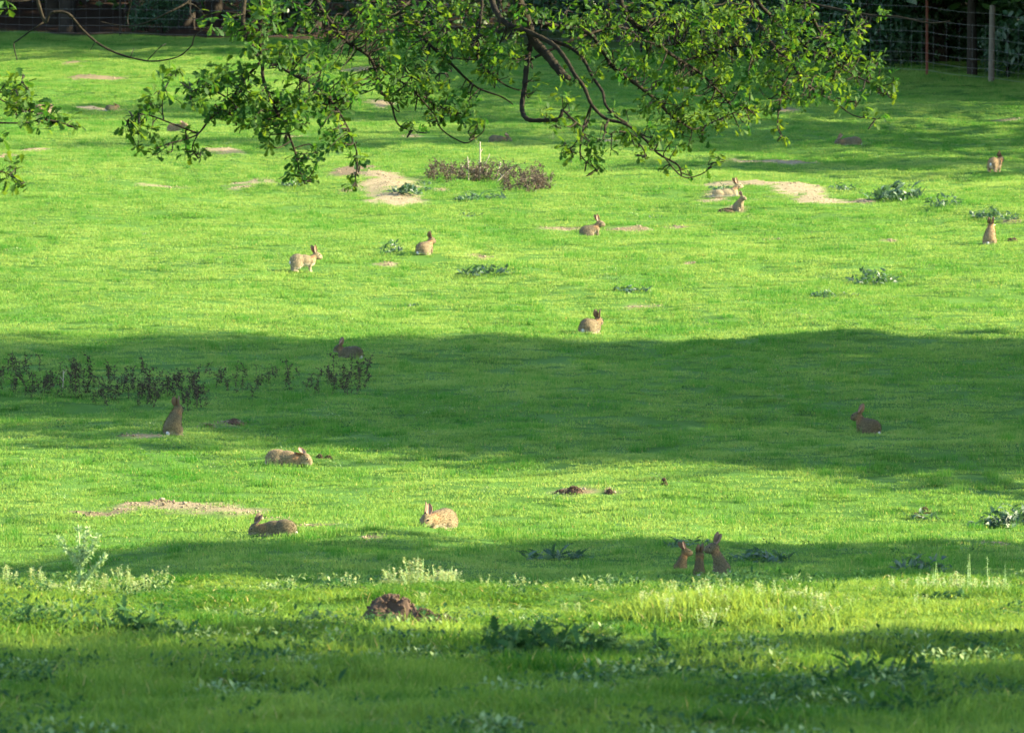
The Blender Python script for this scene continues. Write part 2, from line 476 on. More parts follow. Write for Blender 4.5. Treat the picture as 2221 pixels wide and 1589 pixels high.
def turf():
    X, Y = sample_strip(44, 158, 36, 1.2)
    X2, Y2 = sample_strip(50, 154, 8.0, 1.15)            # tussocks left uneaten
    cl = fbm(X2 / 1.3, Y2 / 2.0, 63, 2) + rng.normal(0, .35, len(X2)) > -.05
    X2, Y2 = X2[cl], Y2[cl]
    small = np.concatenate([np.zeros(len(X)), np.ones(len(X2))]); X = np.concatenate([X, X2]); Y = np.concatenate([Y, Y2])
    m, rd, dz = soil_fields(X, Y)
    keep = rng.uniform(size=len(X)) > m * 1.02
    bey = Y - fence_y(X)
    keep &= ~((bey > 1.0) & (X < 3.0)) & (bey < 9)
    X, Y, m, small = X[keep], Y[keep], m[keep], small[keep]
    n = len(X); Z = height(X, Y)
    tuss = np.clip(fbm(X / .5, Y / .8, 61, 2) * .9 + .1, -.4, 1.3)
    sc = .72 + .40 * tuss + rng.normal(0, .1, n)
    bey = Y - fence_y(X); sc = sc + np.clip(1 - np.abs(bey) / 2.0, 0, 1) * 1.5
    sc = np.clip(sc + .12, .62, 3) * np.where(m > .05, .8, 1)
    sc = np.where(small > 0, rng.uniform(1.5, 3.6, n), sc)
    t = np.clip(tint_of(X, Y) - .22 * np.clip(tuss, 0, 1) - .45 * small, 0, 1)  # tussocks tinted darker, painting in the shade of the tufts
    rot = np.stack([rng.normal(0, .06, n), rng.normal(0, .06, n), rng.uniform(0, 6.28, n)], -1)
    xy = np.where(small > 0, rng.uniform(.28, .65, n), 1.0)
    scl = np.stack([xy, xy * np.where(small > 0, rng.uniform(.8, 1.2, n), 1), sc], -1)
    ms = [blade_patch('turf_%d' % i, 84, .175, .015, .042, .0085, 1, M['turf'], 100 + i, .95) for i in range(7)]
    Z = Z + np.where(small > 0, 0, .006)
    scatter('grass', np.stack([X, Y, Z], -1), rot, scl, rng.integers(0, 7, n), t, ms, 'short rabbit-grazed turf covering the sunlit and shaded field', 'grass')
turf()

def near_grass():
    X, Y = sample_strip(25, 46.5, 48, 1.15)
    m, rd, dz = soil_fields(X, Y)
    keep = rng.uniform(size=len(X)) > m
    X, Y = X[keep], Y[keep]
    Z = height(X, Y)
    lush = np.zeros(len(X))
    for x, y, rx, ry in [(1480, 1350, 90, 18), (1600, 1350, 80, 18), (1720, 1370, 90, 10), (1900, 1400, 90, 10), (480, 1240, 80, 10), (990, 1235, 40, 10), (2100, 1420, 120, 14), (250, 1490, 200, 30), (1000, 1520, 300, 30)]:
        cx, cy, wx, wy = foot(x, y, rx, ry)
        lush = np.maximum(lush, np.exp(-(((X - cx) / wx) ** 2 + ((Y - cy) / wy) ** 2)))
    tuss = fbm(X / .55, Y / .8, 71, 2) * .7 + .8 * vnoise(X / .17, Y / .22, 74)
    sc = np.clip(.50 + .40 * tuss + .50 * lush - np.clip((Y - 35) / 16, 0, .34), .16, 2)
    t = np.clip(tint_of(X, Y) + .30 * lush + .35 * fbm(X / .5, Y / .8, 77, 2), 0, 1)
    rot = np.stack([rng.normal(0, .08, len(X)), rng.normal(0, .08, len(X)), rng.uniform(0, 6.28, len(X))], -1)
    scl = np.stack([np.ones(len(X)), np.ones(len(X)), sc], -1)
    ms = [blade_patch('long_%d' % i, 150, .21, .03, .150, .0072, 2, M['meadow'], 200 + i, .75) for i in range(6)]
    scatter('long_grass', np.stack([X, Y, Z], -1), rot, scl, rng.integers(0, 6, len(X)), t, ms, 'longer blurred grass of the near rise at the bottom', 'grass')
near_grass()

def cover_patch(name, n, r, leaf, mat, seed):
    q = np.random.default_rng(seed); V = []; F = []; B = []
    for i in range(n):
        a = q.uniform(0, 6.28); rr = r * math.sqrt(q.uniform()); az = q.uniform(0, 6.28); el = q.uniform(.1, 1.2); L = leaf * q.uniform(.6, 1.3); w = L * .22
        d = np.array([math.cos(az) * math.cos(el), math.sin(az) * math.cos(el), math.sin(el)]); s_ = np.array([-math.sin(az), math.cos(az), 0])
        p = np.array([rr * math.cos(a), rr * math.sin(a), q.uniform(0, .075)]); b = len(V)
        V += [p, p + d * L * .45 + s_ * w, p + d * L - np.array([0, 0, L * .2]), p + d * L * .45 - s_ * w]
        F += [(b, b + 1, b + 2), (b, b + 2, b + 3)]; B += [q.uniform()] * 4
    me = mesh(name, np.array(V), np.array(F), mat); add_float(me, 'lv', B)
    return me

def cover():
    Xa, Ya = sample_strip(26, 45.5, 34, 1.15); Xb, Yb = sample_strip(50, 140, 2.2, 1.15)
    ka = fbm(Xa / .55, Ya / 1.0, 81, 3) > np.where(Ya < 38.5, .34, .75); kb = fbm(Xb / 2.2, Yb / 3.0, 83, 3) > .35
    X = np.concatenate([Xa[ka], Xb[kb]]); Y = np.concatenate([Ya[ka], Yb[kb]])
    m, rd, dz = soil_fields(X, Y); X, Y = X[m < .3], Y[m < .3]; n = len(X)
    sc = rng.uniform(.7, 1.5, n); sc = np.where(Y > 48, sc * .7, sc)
    rot = np.stack([np.zeros(n), np.zeros(n), rng.uniform(0, 6.28, n)], -1)
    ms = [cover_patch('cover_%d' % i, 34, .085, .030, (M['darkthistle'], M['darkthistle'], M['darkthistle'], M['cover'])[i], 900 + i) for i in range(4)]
    scatter('ground_cover', np.stack([X, Y, height(X, Y)], -1), rot, np.stack([sc, sc, sc], -1), rng.integers(0, 4, n), rng.uniform(0, 1, n), ms, 'low broad-leaved herbs and seedling thistles growing through the grass', 'herbs')

# loose clods on the bare scrapes, too many to count
def clods():
    V = []; F = []
    bm = bmesh.new(); bmesh.ops.create_icosphere(bm, subdivisions=1, radius=1.0)
    tv = np.array([v.co[:] for v in bm.verts]); tf = np.array([[v.index for v in f.verts] for f in bm.faces]); bm.free()
    for cx, cy, rx, ry, up, rd in SOILW:
        if cy < 40: continue
        n = int(min(330, 40 + 150 * rx * ry))
        for i in range(n):
            a = random.uniform(0, 6.28); q = math.sqrt(random.random())
            x, y = cx + rx * q * math.cos(a), cy + ry * q * math.sin(a)
            s = random.uniform(.004, .012) * (1.9 if random.random() < .06 else 1)
            k = tv * s * np.array([random.uniform(.7, 1.4), random.uniform(.7, 1.4), random.uniform(.5, .9)]) * (1 + rng.normal(0, .18, (len(tv), 1)))
            F.append(tf + len(V) * len(tv)); V.append(k + [x, y, 0])
    V = np.concatenate(V); 
    ctr = V.reshape(-1, len(tv), 3).mean(1)
    zz = height(ctr[:, 0], ctr[:, 1])
    V[:, 2] += np.repeat(zz, len(tv)) + .004
    o = link('soil_clods', mesh('soil_clods', V, np.concatenate(F), M['clod']))
    tag(o, 'pale loose clods and stones strewn over the bare burrow scrapes', 'soil', kind='stuff')
clods()
cover()

# ------------------------------------------------------------------ tubes and leaves
def tube(pts, radii, sides=6, seed=0):
    pts = [Vector(p) for p in pts]
    V = []; F = []
    up = Vector((.3, .5, .8)).normalized()
    for i, p in enumerate(pts):
        a = pts[max(i - 1, 0)]; b = pts[min(i + 1, len(pts) - 1)]
        t = (b - a).normalized() if (b - a).length > 1e-9 else Vector((0, 0, 1))
        x = t.cross(up)
        if x.length < 1e-3: x = t.cross(Vector((1, 0, 0)))
        x.normalize(); y = t.cross(x)
        for s in range(sides):
            an = 2 * math.pi * s / sides
            V.append(tuple(p + (x * math.cos(an) + y * math.sin(an)) * radii[i]))
    for i in range(len(pts) - 1):
        for s in range(sides):
            s2 = (s + 1) % sides
            F.append((i * sides + s, i * sides + s2, (i + 1) * sides + s2, (i + 1) * sides + s))
    n = len(pts)
    F.append(tuple(range(sides - 1, -1, -1))); F.append(tuple((n - 1) * sides + s for s in range(sides)))
    return V, F

def join(parts):
    V = []; F = []
    for v, f in parts:
        b = len(V); V += list(v); F += [tuple(i + b for i in q) for q in f]
    return V, F

def smooth_path(pts, sub=5):
    P = [np.array(p, dtype=float) for p in pts]
    if len(P) < 3: 
        return [P[0] + (P[-1] - P[0]) * t for t in np.linspace(0, 1, sub + 1)]
    out = []
    for i in range(len(P) - 1):
        p0 = P[max(i - 1, 0)]; p1 = P[i]; p2 = P[i + 1]; p3 = P[min(i + 2, len(P) - 1)]
        for t in np.linspace(0, 1, sub, endpoint=False):
            out.append(.5 * ((2 * p1) + (-p0 + p2) * t + (2 * p0 - 5 * p1 + 4 * p2 - p3) * t * t + (-p0 + 3 * p1 - 3 * p2 + p3) * t ** 3))
    out.append(P[-1])
    return out

def frames(dirs, nors):
    d = dirs / np.linalg.norm(dirs, axis=1, keepdims=True)
    n = nors - d * (nors * d).sum(1, keepdims=True)
    n /= np.maximum(np.linalg.norm(n, axis=1, keepdims=True), 1e-6)
    s = np.cross(n, d)
    return np.stack([d, s, n], -1)          # columns: along the leaf, across, up

def leaf_cloud(tv, tf, pos, R3, sc, lv):
    n = len(pos); k = len(tv)
    V = np.einsum('nij,kj->nki', R3, tv) * sc[:, None, None] + pos[:, None, :]
    F = (tf[None] + (np.arange(n) * k)[:, None, None]).reshape(-1, tf.shape[1])
    return V.reshape(-1, 3), F, np.repeat(lv, k)

DIAMOND = (np.array([[0, 0, 0], [.5, .28, .05], [1, 0, -.04], [.5, -.28, .05]]), np.array([[0, 1, 2], [0, 2, 3]]))
OVAL = (np.array([[0, 0, 0], [.22, .2, .03], [.6, .24, .04], [1, 0, -.06], [.6, -.24, .04], [.22, -.2, .03], [.45, 0, -.02]]),
        np.array([[0, 6, 1], [1, 6, 2], [2, 6, 3], [3, 6, 4], [4, 6, 5], [5, 6, 0]]))

def crown_mesh(name, n, lumps_n, leaf, mat, seed, flat=1.0, tmpl=DIAMOND, lump_r=.34):
    """leaves in many uneven clumps that fill a unit ball"""
    q = np.random.default_rng(seed)
    c = q.normal(size=(lumps_n, 3)); c /= np.linalg.norm(c, axis=1, keepdims=True)
    c *= (q.uniform(.25, 1, (lumps_n, 1))) ** .5 * .82
    r = q.uniform(.6, 1.2, lumps_n) * lump_r
    i = q.integers(0, lumps_n, n)
    d = q.normal(size=(n, 3)); d /= np.linalg.norm(d, axis=1, keepdims=True)
    p = c[i] + d * (r[i] * q.uniform(.35, 1, n) ** .5)[:, None]
    p[:, 2] *= flat
    nor = d + np.array([0, 0, .7]) + q.normal(0, .4, (n, 3))
    dr = q.normal(size=(n, 3)); dr[:, 2] -= .3
    V, F, lv = leaf_cloud(*tmpl, p, frames(dr, nor), leaf * q.uniform(.6, 1.3, n), np.clip(q.normal(.5, .25, n), 0, 1))
    me = mesh(name, V, F, mat); add_float(me, 'lv', lv)
    return me

def trunk_mesh(name, h, r, seed, mat, limbs=7):
    q = random.Random(seed); parts = []
    pts = [(0, 0, -.3)]; x = y = 0
    for i in range(1, 8):
        x += q.uniform(-.06, .06) * h / 10; y += q.uniform(-.06, .06) * h / 10
        pts.append((x, y, h * i / 7))
    P = smooth_path(pts, 3); n = len(P)
    rad = [r * (1.35 if i == 0 else 1) * (1 - .8 * i / (n - 1)) + .01 for i in range(n)]
    parts.append(tube(P, rad, 9))
    for k in range(limbs):
        b = P[int(n * q.uniform(.35, .9))]; a = q.uniform(0, 6.28); L = h * q.uniform(.25, .42)
        e = b + np.array([math.cos(a) * L, math.sin(a) * L, L * q.uniform(.3, .9)])
        m = (b + e) / 2 + np.array([q.uniform(-.3, .3), q.uniform(-.3, .3), .3])
        L2 = smooth_path([b, m, e], 4)
        parts.append(tube(L2, [r * .38 * (1 - .8 * i / (len(L2) - 1)) + .012 for i in range(len(L2))], 6))
    V, F = join(parts)
    return mesh(name, V, F, mat, True)

# ------------------------------------------------------------------ trees of the shelter belt to the right: their shade bars the field
CROWN = [crown_mesh('crown_%d' % i, 6500, 34, .085, M['canopy'], 300 + i) for i in range(3)]
SPARSE = [crown_mesh('thin_crown_%d' % i, 3600, 26, .080, M['canopy'], 310 + i) for i in range(2)]
TRUNK = [trunk_mesh('trunk_%d' % i, 10, .32, 320 + i, M['woodbark']) for i in range(3)]
ORD = ['nearest', 'second', 'third', 'fourth', 'fifth', 'sixth', 'seventh', 'eighth', 'ninth', 'tenth', 'eleventh', 'twelfth', 'thirteenth', 'fourteenth', 'fifteenth', 'sixteenth', 'seventeenth']
# x, y, crown radius along the belt, crown centre height, crown half height
BELT = [(17, 24.5, 5.2, 7.6, 6.6), (18, 33.0, 4.8, 7.8, 6.6), (20.5, 29.2, 4.4, 9.0, 7.0),
        (17, 56.2, 3.9, 7.6, 6.4),
        (19, 150.0, 6.0, 8.8, 7.4), (18, 70.2, 4.3, 8.2, 6.6), (18, 65.4, 2.8, 4.6, 3.8), (22, 73.4, 3.6, 10.0, 6.8), (21.0, 67.8, 3.4, 7.0, 4.8), (19, 76.4, 4.9, 9.2, 7.4), (24, 77.6, 3.3, 12.0, 6.6),
        (19, 118.6, 2.9, 8.2, 6.6), (21, 128.6, 5.0, 9.2, 7.2),
        (19, 113.0, 4.4, 4.6, 4.4), (18, 122.5, 4.4, 4.8, 4.4), (20, 137.0, 4.8, 4.8, 4.2), (15.2, 130.5, 4.6, 3.8, 3.4)]
BELT.sort(key=lambda b: b[1])
for i, (x, y, ry, hc, rz) in enumerate(BELT):
    t = empty('shelter_tree', (x, y, gz(x, y)), random.uniform(-.2, .2))
    tag(t, '%s broad leafy tree of the belt right of the field, casting shade across it' % ORD[i], 'tree', 'trees of the shelter belt')
    tr = link('trunk', TRUNK[i % 3], t); tr.scale = (1, 1, (hc + rz * .5) / 10)
    cr = link('crown', SPARSE[i % 2] if 105 < y < 140 else CROWN[i % 3], t, (0, 0, hc)); cr.scale = (4.2, ry, rz)

# ------------------------------------------------------------------ the dark wood beyond the fence
wq = random.Random(5)
wood = []
for r, off in enumerate((4.5, 10.5, 17.5, 25)):
    for j in range(15):
        x = -31 + j * 5.6 + wq.uniform(-1.3, 1.3) + (2.5 if r % 2 else 0)
        y = float(fence_y(np.array([x]))[()] if np.ndim(fence_y(np.array([x]))) == 0 else fence_y(np.array([x]))[0]) + off + wq.uniform(-1, 1)
        
        wood.append((x, y, r))
for px, off in ((92, 2.6), (258, 3.4), (2138, 1.5), (1995, 6.0), (420, 7.0), (30, 6.5), (660, 5.0)):
    d = 150 if px < 1200 else 134
    x = (px - PW / 2) / FPX * d
    wood.append((x, float(np.interp(x, _fx, _fy)) + off, 9))
ORD2 = ['first'] + ORD[1:]
SPEC = ['slender dark trunk close behind the fence at the upper left', 'broad dark trunk behind the fence left of the rusty left-hand post', 'dark trunk right behind the wooden fence post at the upper right', 'dark trunk deep in shade left of the wooden post at upper right', 'dark trunk in the wood right of the broad one at upper left', 'dark trunk in the wood at the far upper left edge', 'dark trunk right of the rusty left-hand post']
for i, (x, y, r) in enumerate(wood):
    t = empty('woodland_tree', (x, y, gz(x, y) - .1), wq.uniform(0, 6.28))
    if r == 9: lab = SPEC[i - (len(wood) - 7)]
    else: lab = '%s tree from the left in the %s row of the dark wood beyond the fence' % ((ORD2[i % 15]), ('front', 'second', 'third', 'rearmost')[r])
    tag(t, lab, 'tree', 'trees of the dark wood beyond the fence')
    s = wq.uniform(.85, 1.2) if r != 9 else (.34 if x > 5 else .62)
    tr = link('trunk', TRUNK[i % 3], t); tr.scale = (s, s, 1.2)
    lo = min(1.0, max(.3, .42 * (x + 5) / 15.5)) if x > 5 else 1.0      # trees shaped lower at right so sunlight reaches the far left of the field
    tr.scale[2] *= lo
    cr = link('crown', CROWN[(i + 1) % 3], t, (0, 0, 9.2 * lo)); cr.scale = (4.6, 4.6, (5.2 if r == 0 or r == 9 else 6.6) * lo)

SHR = [crown_mesh('shrub_leaves_%d' % i, 2600, 40, .10, M['shrub'], 340 + i, 1.0, OVAL, .30) for i in range(3)]
SHRSTEM = trunk_mesh('shrub_stem', 1.1, .035, 345, M['woodbark'], 9)
SHRUBS = [(1690, 128, 1.1, 1.0, 3.0), (1800, 133, 1.2, 1.2, 2.6), (1905, 146, 1.15, 1.25, 1.8), (1975, 120, 1.1, 1.3, 4.0), (2075, 128, .9, .9, 5.5), (2185, 140, .8, .8, 3.0), (2290, 130, 1.4, 1.6, 4.0), (2110, 112, 1.5, 2.2, 8.0), (1880, 110, 1.7, 2.2, 7.5), (1600, 110, 1.5, 1.8, 5), (1450, 104, 1.4, 1.5, 5), (350, 78, .8, .6, 3.5), (620, 80, 1.0, 1.0, 5.0), (1230, 100, 1.5, 1.4, 6)]
SW = ['beside the rusty post', 'left of the rusty post', 'between the rusty post and the big oak sprays', 'behind the rusty post', 'between the two right-hand posts', 'just right of the wooden post', 'at the right-hand edge behind the wires', 'deep behind the right-hand posts', 'deep in the wood left of the rusty post', 'behind the right-hand oak sprays', 'behind the middle of the oak bough', 'low in the leaf litter at the upper left', 'behind the hanging oak twigs at the left', 'in the dark behind the thick oak branch']
for i, (px, py, rx, rz, off) in enumerate(SHRUBS):
    d = float(np.interp((px - PW / 2) / FPX * 140, _fx, _fy)) + off
    x = (px - PW / 2) / FPX * d
    t = empty('understorey_shrub', (x, d, gz(x, d)), i * 1.7)
    tag(t, 'shaded dark green broad-leaved shrub %s' % SW[i], 'shrub', 'shrubs under the wood')
    a = link('stem', SHRSTEM, t); a.scale = (1, 1, rz * .9)
    b = link('foliage', SHR[i % 3], t, (0, 0, rz * .78)); b.scale = (rx, rx, rz)
# the far understorey reads as one dark mass
def understorey():
    q = np.random.default_rng(99); n = 52000
    X = q.uniform(-32, 34, n); Y = fence_y(X) + 11 + np.abs(q.normal(0, 9, n)) - np.clip(X - 13, 0, 40) * .6
    Z = height(X, Y) + q.uniform(0, 1, n) ** 1.1 * (2.2 + 2.4 * (fbm(X / 2.5, Y / 4, 9, 2) * .5 + .5))
    P = np.stack([X, Y, Z], -1)
    V, F, lv = leaf_cloud(*DIAMOND, P, frames(q.normal(size=(n, 3)), q.normal(size=(n, 3)) + [0, -.3, .6]), q.uniform(.14, .34, n), np.clip(q.normal(.4, .25, n), 0, 1))
    me = mesh('woodland_understorey', V, F, M['canopy']); add_float(me, 'lv', lv)
    tag(link('woodland_understorey', me), 'dense dark undergrowth filling the wood behind the fence', 'undergrowth', kind='stuff')
understorey()

# ------------------------------------------------------------------ wire stock fence
def fence():
    f0 = FENCE[0]
    root = empty('wire_fence', (f0[0], f0[1], gz(f0[0], f0[1])))
    tag(root, 'tall wire mesh stock fence on posts along the edge of the dark wood', 'fence')
    o = Vector(root.location)
    base = [Vector((p[0], p[1], gz(p[0], p[1]))) - o for p in FENCE]
    for i, b in enumerate(base):
        if i == 3 or i >= 5:
            h = 1.62; v, f = join([tube([b + Vector((0, 0, -.2)), b + Vector((0, 0, h))], [.024, .022], 4), tube([b + Vector((.022, .02, -.2)), b + Vector((.022, .02, h))], [.012, .012], 4)])
            p = link('post', mesh('iron_post', v, f, M['rust'] if i in (3, 8) else M['woodbark']), root); p['label'] = 'thin rusty red iron fence post' if i in (3, 8) else 'thin dark fence post'
        else:
            h = 1.5; lean = Vector((.02, 0, 0))
            pts = [b + Vector((0, 0, -.2)), b + Vector((.005, 0, .4)), b + lean * .6 + Vector((0, 0, .9)), b + lean + Vector((0, 0, h - .03)), b + lean + Vector((0, 0, h))]
            v, f = tube(pts, [.064, .060, .058, .056, .045], 10)
            p = link('post', mesh('wooden_post', v, f, M['post']), root); p['label'] = 'round weathered grey wooden fence post'
    heights = [.12, .28, .45, .64, .86, 1.10, 1.34]
    for hgt in heights:
        pts = []
        for i in range(len(base) - 1):
            for t in np.linspace(0, 1, 6, endpoint=False):
                p = base[i].lerp(base[i + 1], t); pts.append(p + Vector((0, -.07, hgt - .03 * math.sin(math.pi * t))))
        pts.append(base[-1] + Vector((0, -.07, hgt)))
        v, f = tube(pts, [.0026] * len(pts), 4)
        link('wire', mesh('line_wire', v, f, M['wire']), root)
    parts = []
    for i in range(len(base) - 1):
        L = (base[i + 1] - base[i]).length; n = max(2, int(L / .3))
        for j in range(n):
            p = base[i].lerp(base[i + 1], (j + .5) / n) + Vector((0, -.07, 0))
            parts.append(tube([p + Vector((0, 0, .12)), p + Vector((.005, 0, 1.1))], [.0016, .0016], 3))
    v, f = join(parts)
    w = link('stay_wires', mesh('stay_wires', v, f, M['wire']), root); w['kind'] = 'stuff'
fence()

# ------------------------------------------------------------------ the oak whose low boughs hang across the top
# (photo pixels along the branch, depth at start and end, radius in photo pixels at start and end)
BR = [
 ([(1108, -60), (1123, 0), (1140, 40), (1157, 87), (1187, 120), (1210, 150), (1233, 173)], 48.0, 47.8, 12.0, 7.5),
 ([(1152, 92), (1146, 120), (1142, 145), (1138, 187), (1132, 227), (1136, 250), (1150, 261), (1183, 261), (1212, 258), (1220, 238)], 48.0, 47.4, 6, 3.5),
 ([(1220, 238), (1245, 262), (1265, 275), (1275, 265), (1282, 235)], 47.4, 47.4, 2.2, 1.2),
 ([(1055, -60), (1067, 0), (1077, 27), (1100, 53), (1140, 67), (1183, 87), (1207, 103), (1230, 133), (1247, 163), (1267, 190), (1283, 227), (1313, 257), (1357, 270), (1393, 297), (1427, 333), (1470, 358), (1478, 382)], 48.2, 47.2, 6.5, 1.5),
 ([(1183, 87), (1225, 98), (1260, 122), (1287, 170), (1307, 200), (1313, 227), (1333, 250), (1360, 268)], 48.1, 47.6, 4, 2.2),
 ([(1150, 45), (1200, 57), (1273, 70), (1307, 110), (1333, 150), (1380, 183), (1423, 217), (1447, 243), (1478, 267), (1507, 280), (1540, 268), (1580, 250), (1620, 232)], 48.0, 49.0, 5.5, 1.2),
 ([(1330, -50), (1353, 20), (1373, 50), (1407, 73), (1440, 107), (1478, 133), (1520, 160), (1560, 200), (1590, 235)], 48.6, 49.2, 6, 1.5),
 ([(1150, 130), (1260, 80), (1350, 60), (1400, 90), (1470, 100)], 48.9, 49.4, 3, 1.2),
 ([(1620, -50), (1640, 0), (1667, 30), (1693, 50), (1720, 67), (1745, 100), (1800, 130)], 48.5, 48.0, 4.5, 1.5),
 ([(1690, -50), (1720, 0), (1747, 7), (1813, 20), (1880, 33), (1947, 37), (2013, 50), (2060, 47)], 47.8, 47.2, 4, 1),
 ([(1610, -50), (1637, 30), (1660, 77), (1687, 110), (1720, 143), (1747, 180), (1773, 200), (1810, 220), (1857, 220)], 48.2, 47.8, 4.5, 1.3),
 ([(1745, -50), (1760, 30), (1780, 73), (1797, 107), (1820, 143), (1847, 160), (1895, 185), (1925, 205)], 48.4, 48.4, 3.6, 1.1),
 ([(1810, 220), (1850, 250), (1900, 258)], 47.8, 47.7, 1.4, .9),
 ([(1720, 143), (1700, 190), (1690, 233), (1687, 277), (1700, 300)], 48.0, 47.7, 2.2, 1),
 ([(1440, 340), (1480, 383), (1523, 377), (1547, 353)], 47.3, 47.2, 1.5, 1),
 ([(1283, 227), (1273, 253), (1263, 290), (1260, 337), (1293, 367)], 47.6, 47.4, 2.6, 1),
 ([(1320, 260), (1313, 287), (1357, 287), (1393, 320), (1400, 345)], 47.5, 47.3, 2.6, 1),
 ([(1263, 290), (1240, 320), (1220, 340)], 47.4, 47.3, 1.4, .8),
 ([(1478, 133), (1530, 120), (1600, 100), (1640, 110)], 49, 49.3, 2.5, 1),
 ([(1030, -50), (1045, 0), (1040, 60), (1037, 130), (1067, 163), (1100, 187), (1130, 197)], 48.4, 48.2, 3.5, 1.2),
 ([(1037, 130), (1000, 128), (960, 120)], 48.3, 48.4, 1.6, .9),
 ([(885, -50), (893, 0), (903, 40), (920, 83), (955, 118), (985, 145), (1010, 170), (1040, 193), (1087, 210), (1113, 227)], 48.8, 48.2, 4.5, 1.2),
 ([(670, -50), (693, 13), (720, 53), (738, 77), (760, 97), (800, 123), (817, 163), (820, 190), (847, 223), (857, 257), (870, 275), (907, 287)], 48.0, 47.5, 4.8, 1.2),
 ([(800, 123), (850, 165), (890, 190), (940, 225), (975, 240)], 47.8, 47.6, 2, 1),
 ([(865, 170), (920, 160), (970, 160)], 47.8, 47.8, 1.4, .9),
 ([(900, 200), (940, 247), (960, 283), (1007, 310), (1030, 300)], 47.7, 47.4, 1.8, 1),
 ([(540, -50), (528, 20), (530, 73), (548, 105), (568, 137), (570, 167), (583, 207), (604, 250), (625, 290), (640, 330), (650, 372), (662, 400)], 47.4, 47.0, 5, 1.3),
 ([(570, -60), (565, 20), (563, 85), (568, 137)], 47.4, 47.4, 3.5, 2.5),
 ([(568, 130), (600, 142), (640, 165), (690, 190), (730, 235), (760, 290), (775, 340), (770, 395)], 47.3, 46.9, 3, 1.2),
 ([(563, 137), (527, 177), (500, 217), (457, 257), (430, 290), (400, 303), (370, 310)], 47.3, 47.0, 3.2, 1),
 ([(430, 290), (377, 270), (333, 253), (300, 247), (275, 262)], 47.0, 46.8, 1.9, .9),
 ([(355, 262), (352, 225), (360, 190), (380, 150)], 46.9, 46.8, 1.4, .8),
 ([(430, 290), (417, 320), (430, 345)], 47.0, 46.9, 1.5, .9),
 ([(500, 217), (470, 200), (440, 190), (415, 200)], 47.1, 47.0, 1.8, .9),
 ([(60, -60), (75, -20), (97, 47), (112, 28), (147, 30), (177, 63), (207, 90), (240, 110), (283, 125), (333, 133), (387, 123), (417, 98)], 46.8, 46.2, 3.6, 1.1),
 ([(97, 47), (70, 65), (40, 87), (30, 97), (37, 130)], 46.8, 46.6, 1.8, 1),
 ([(283, 125), (290, 105)], 46.5, 46.5, 1, .6), ([(320, 131), (345, 105), (360, 95)], 46.4, 46.4, 1.1, .6), ([(207, 90), (195, 110)], 46.6, 46.5, .9, .6),
 ([(430, -40), (413, 0), (360, 30), (310, 52), (267, 57), (217, 47)], 46.9, 46.6, 2.2, .8),
 ([(290, -30), (285, 0), (277, 35), (278, 55)], 46.7, 46.6, 1.2, .8),
 ([(-80, 258), (-30, 265), (45, 267), (100, 260), (150, 272), (165, 280)], 46.0, 45.8, 2.2, .9),
 ([(-60, 190), (0, 200), (40, 190), (50, 160)], 46.0, 45.9, 1.8, .9),
 ([(-60, 375), (0, 372), (30, 385), (50, 400)], 46.0, 45.9, 1.6, .8),
 ([(-30, 200), (20, 225), (60, 235), (90, 255)], 46.1, 46.0, 1.5, .9),
]
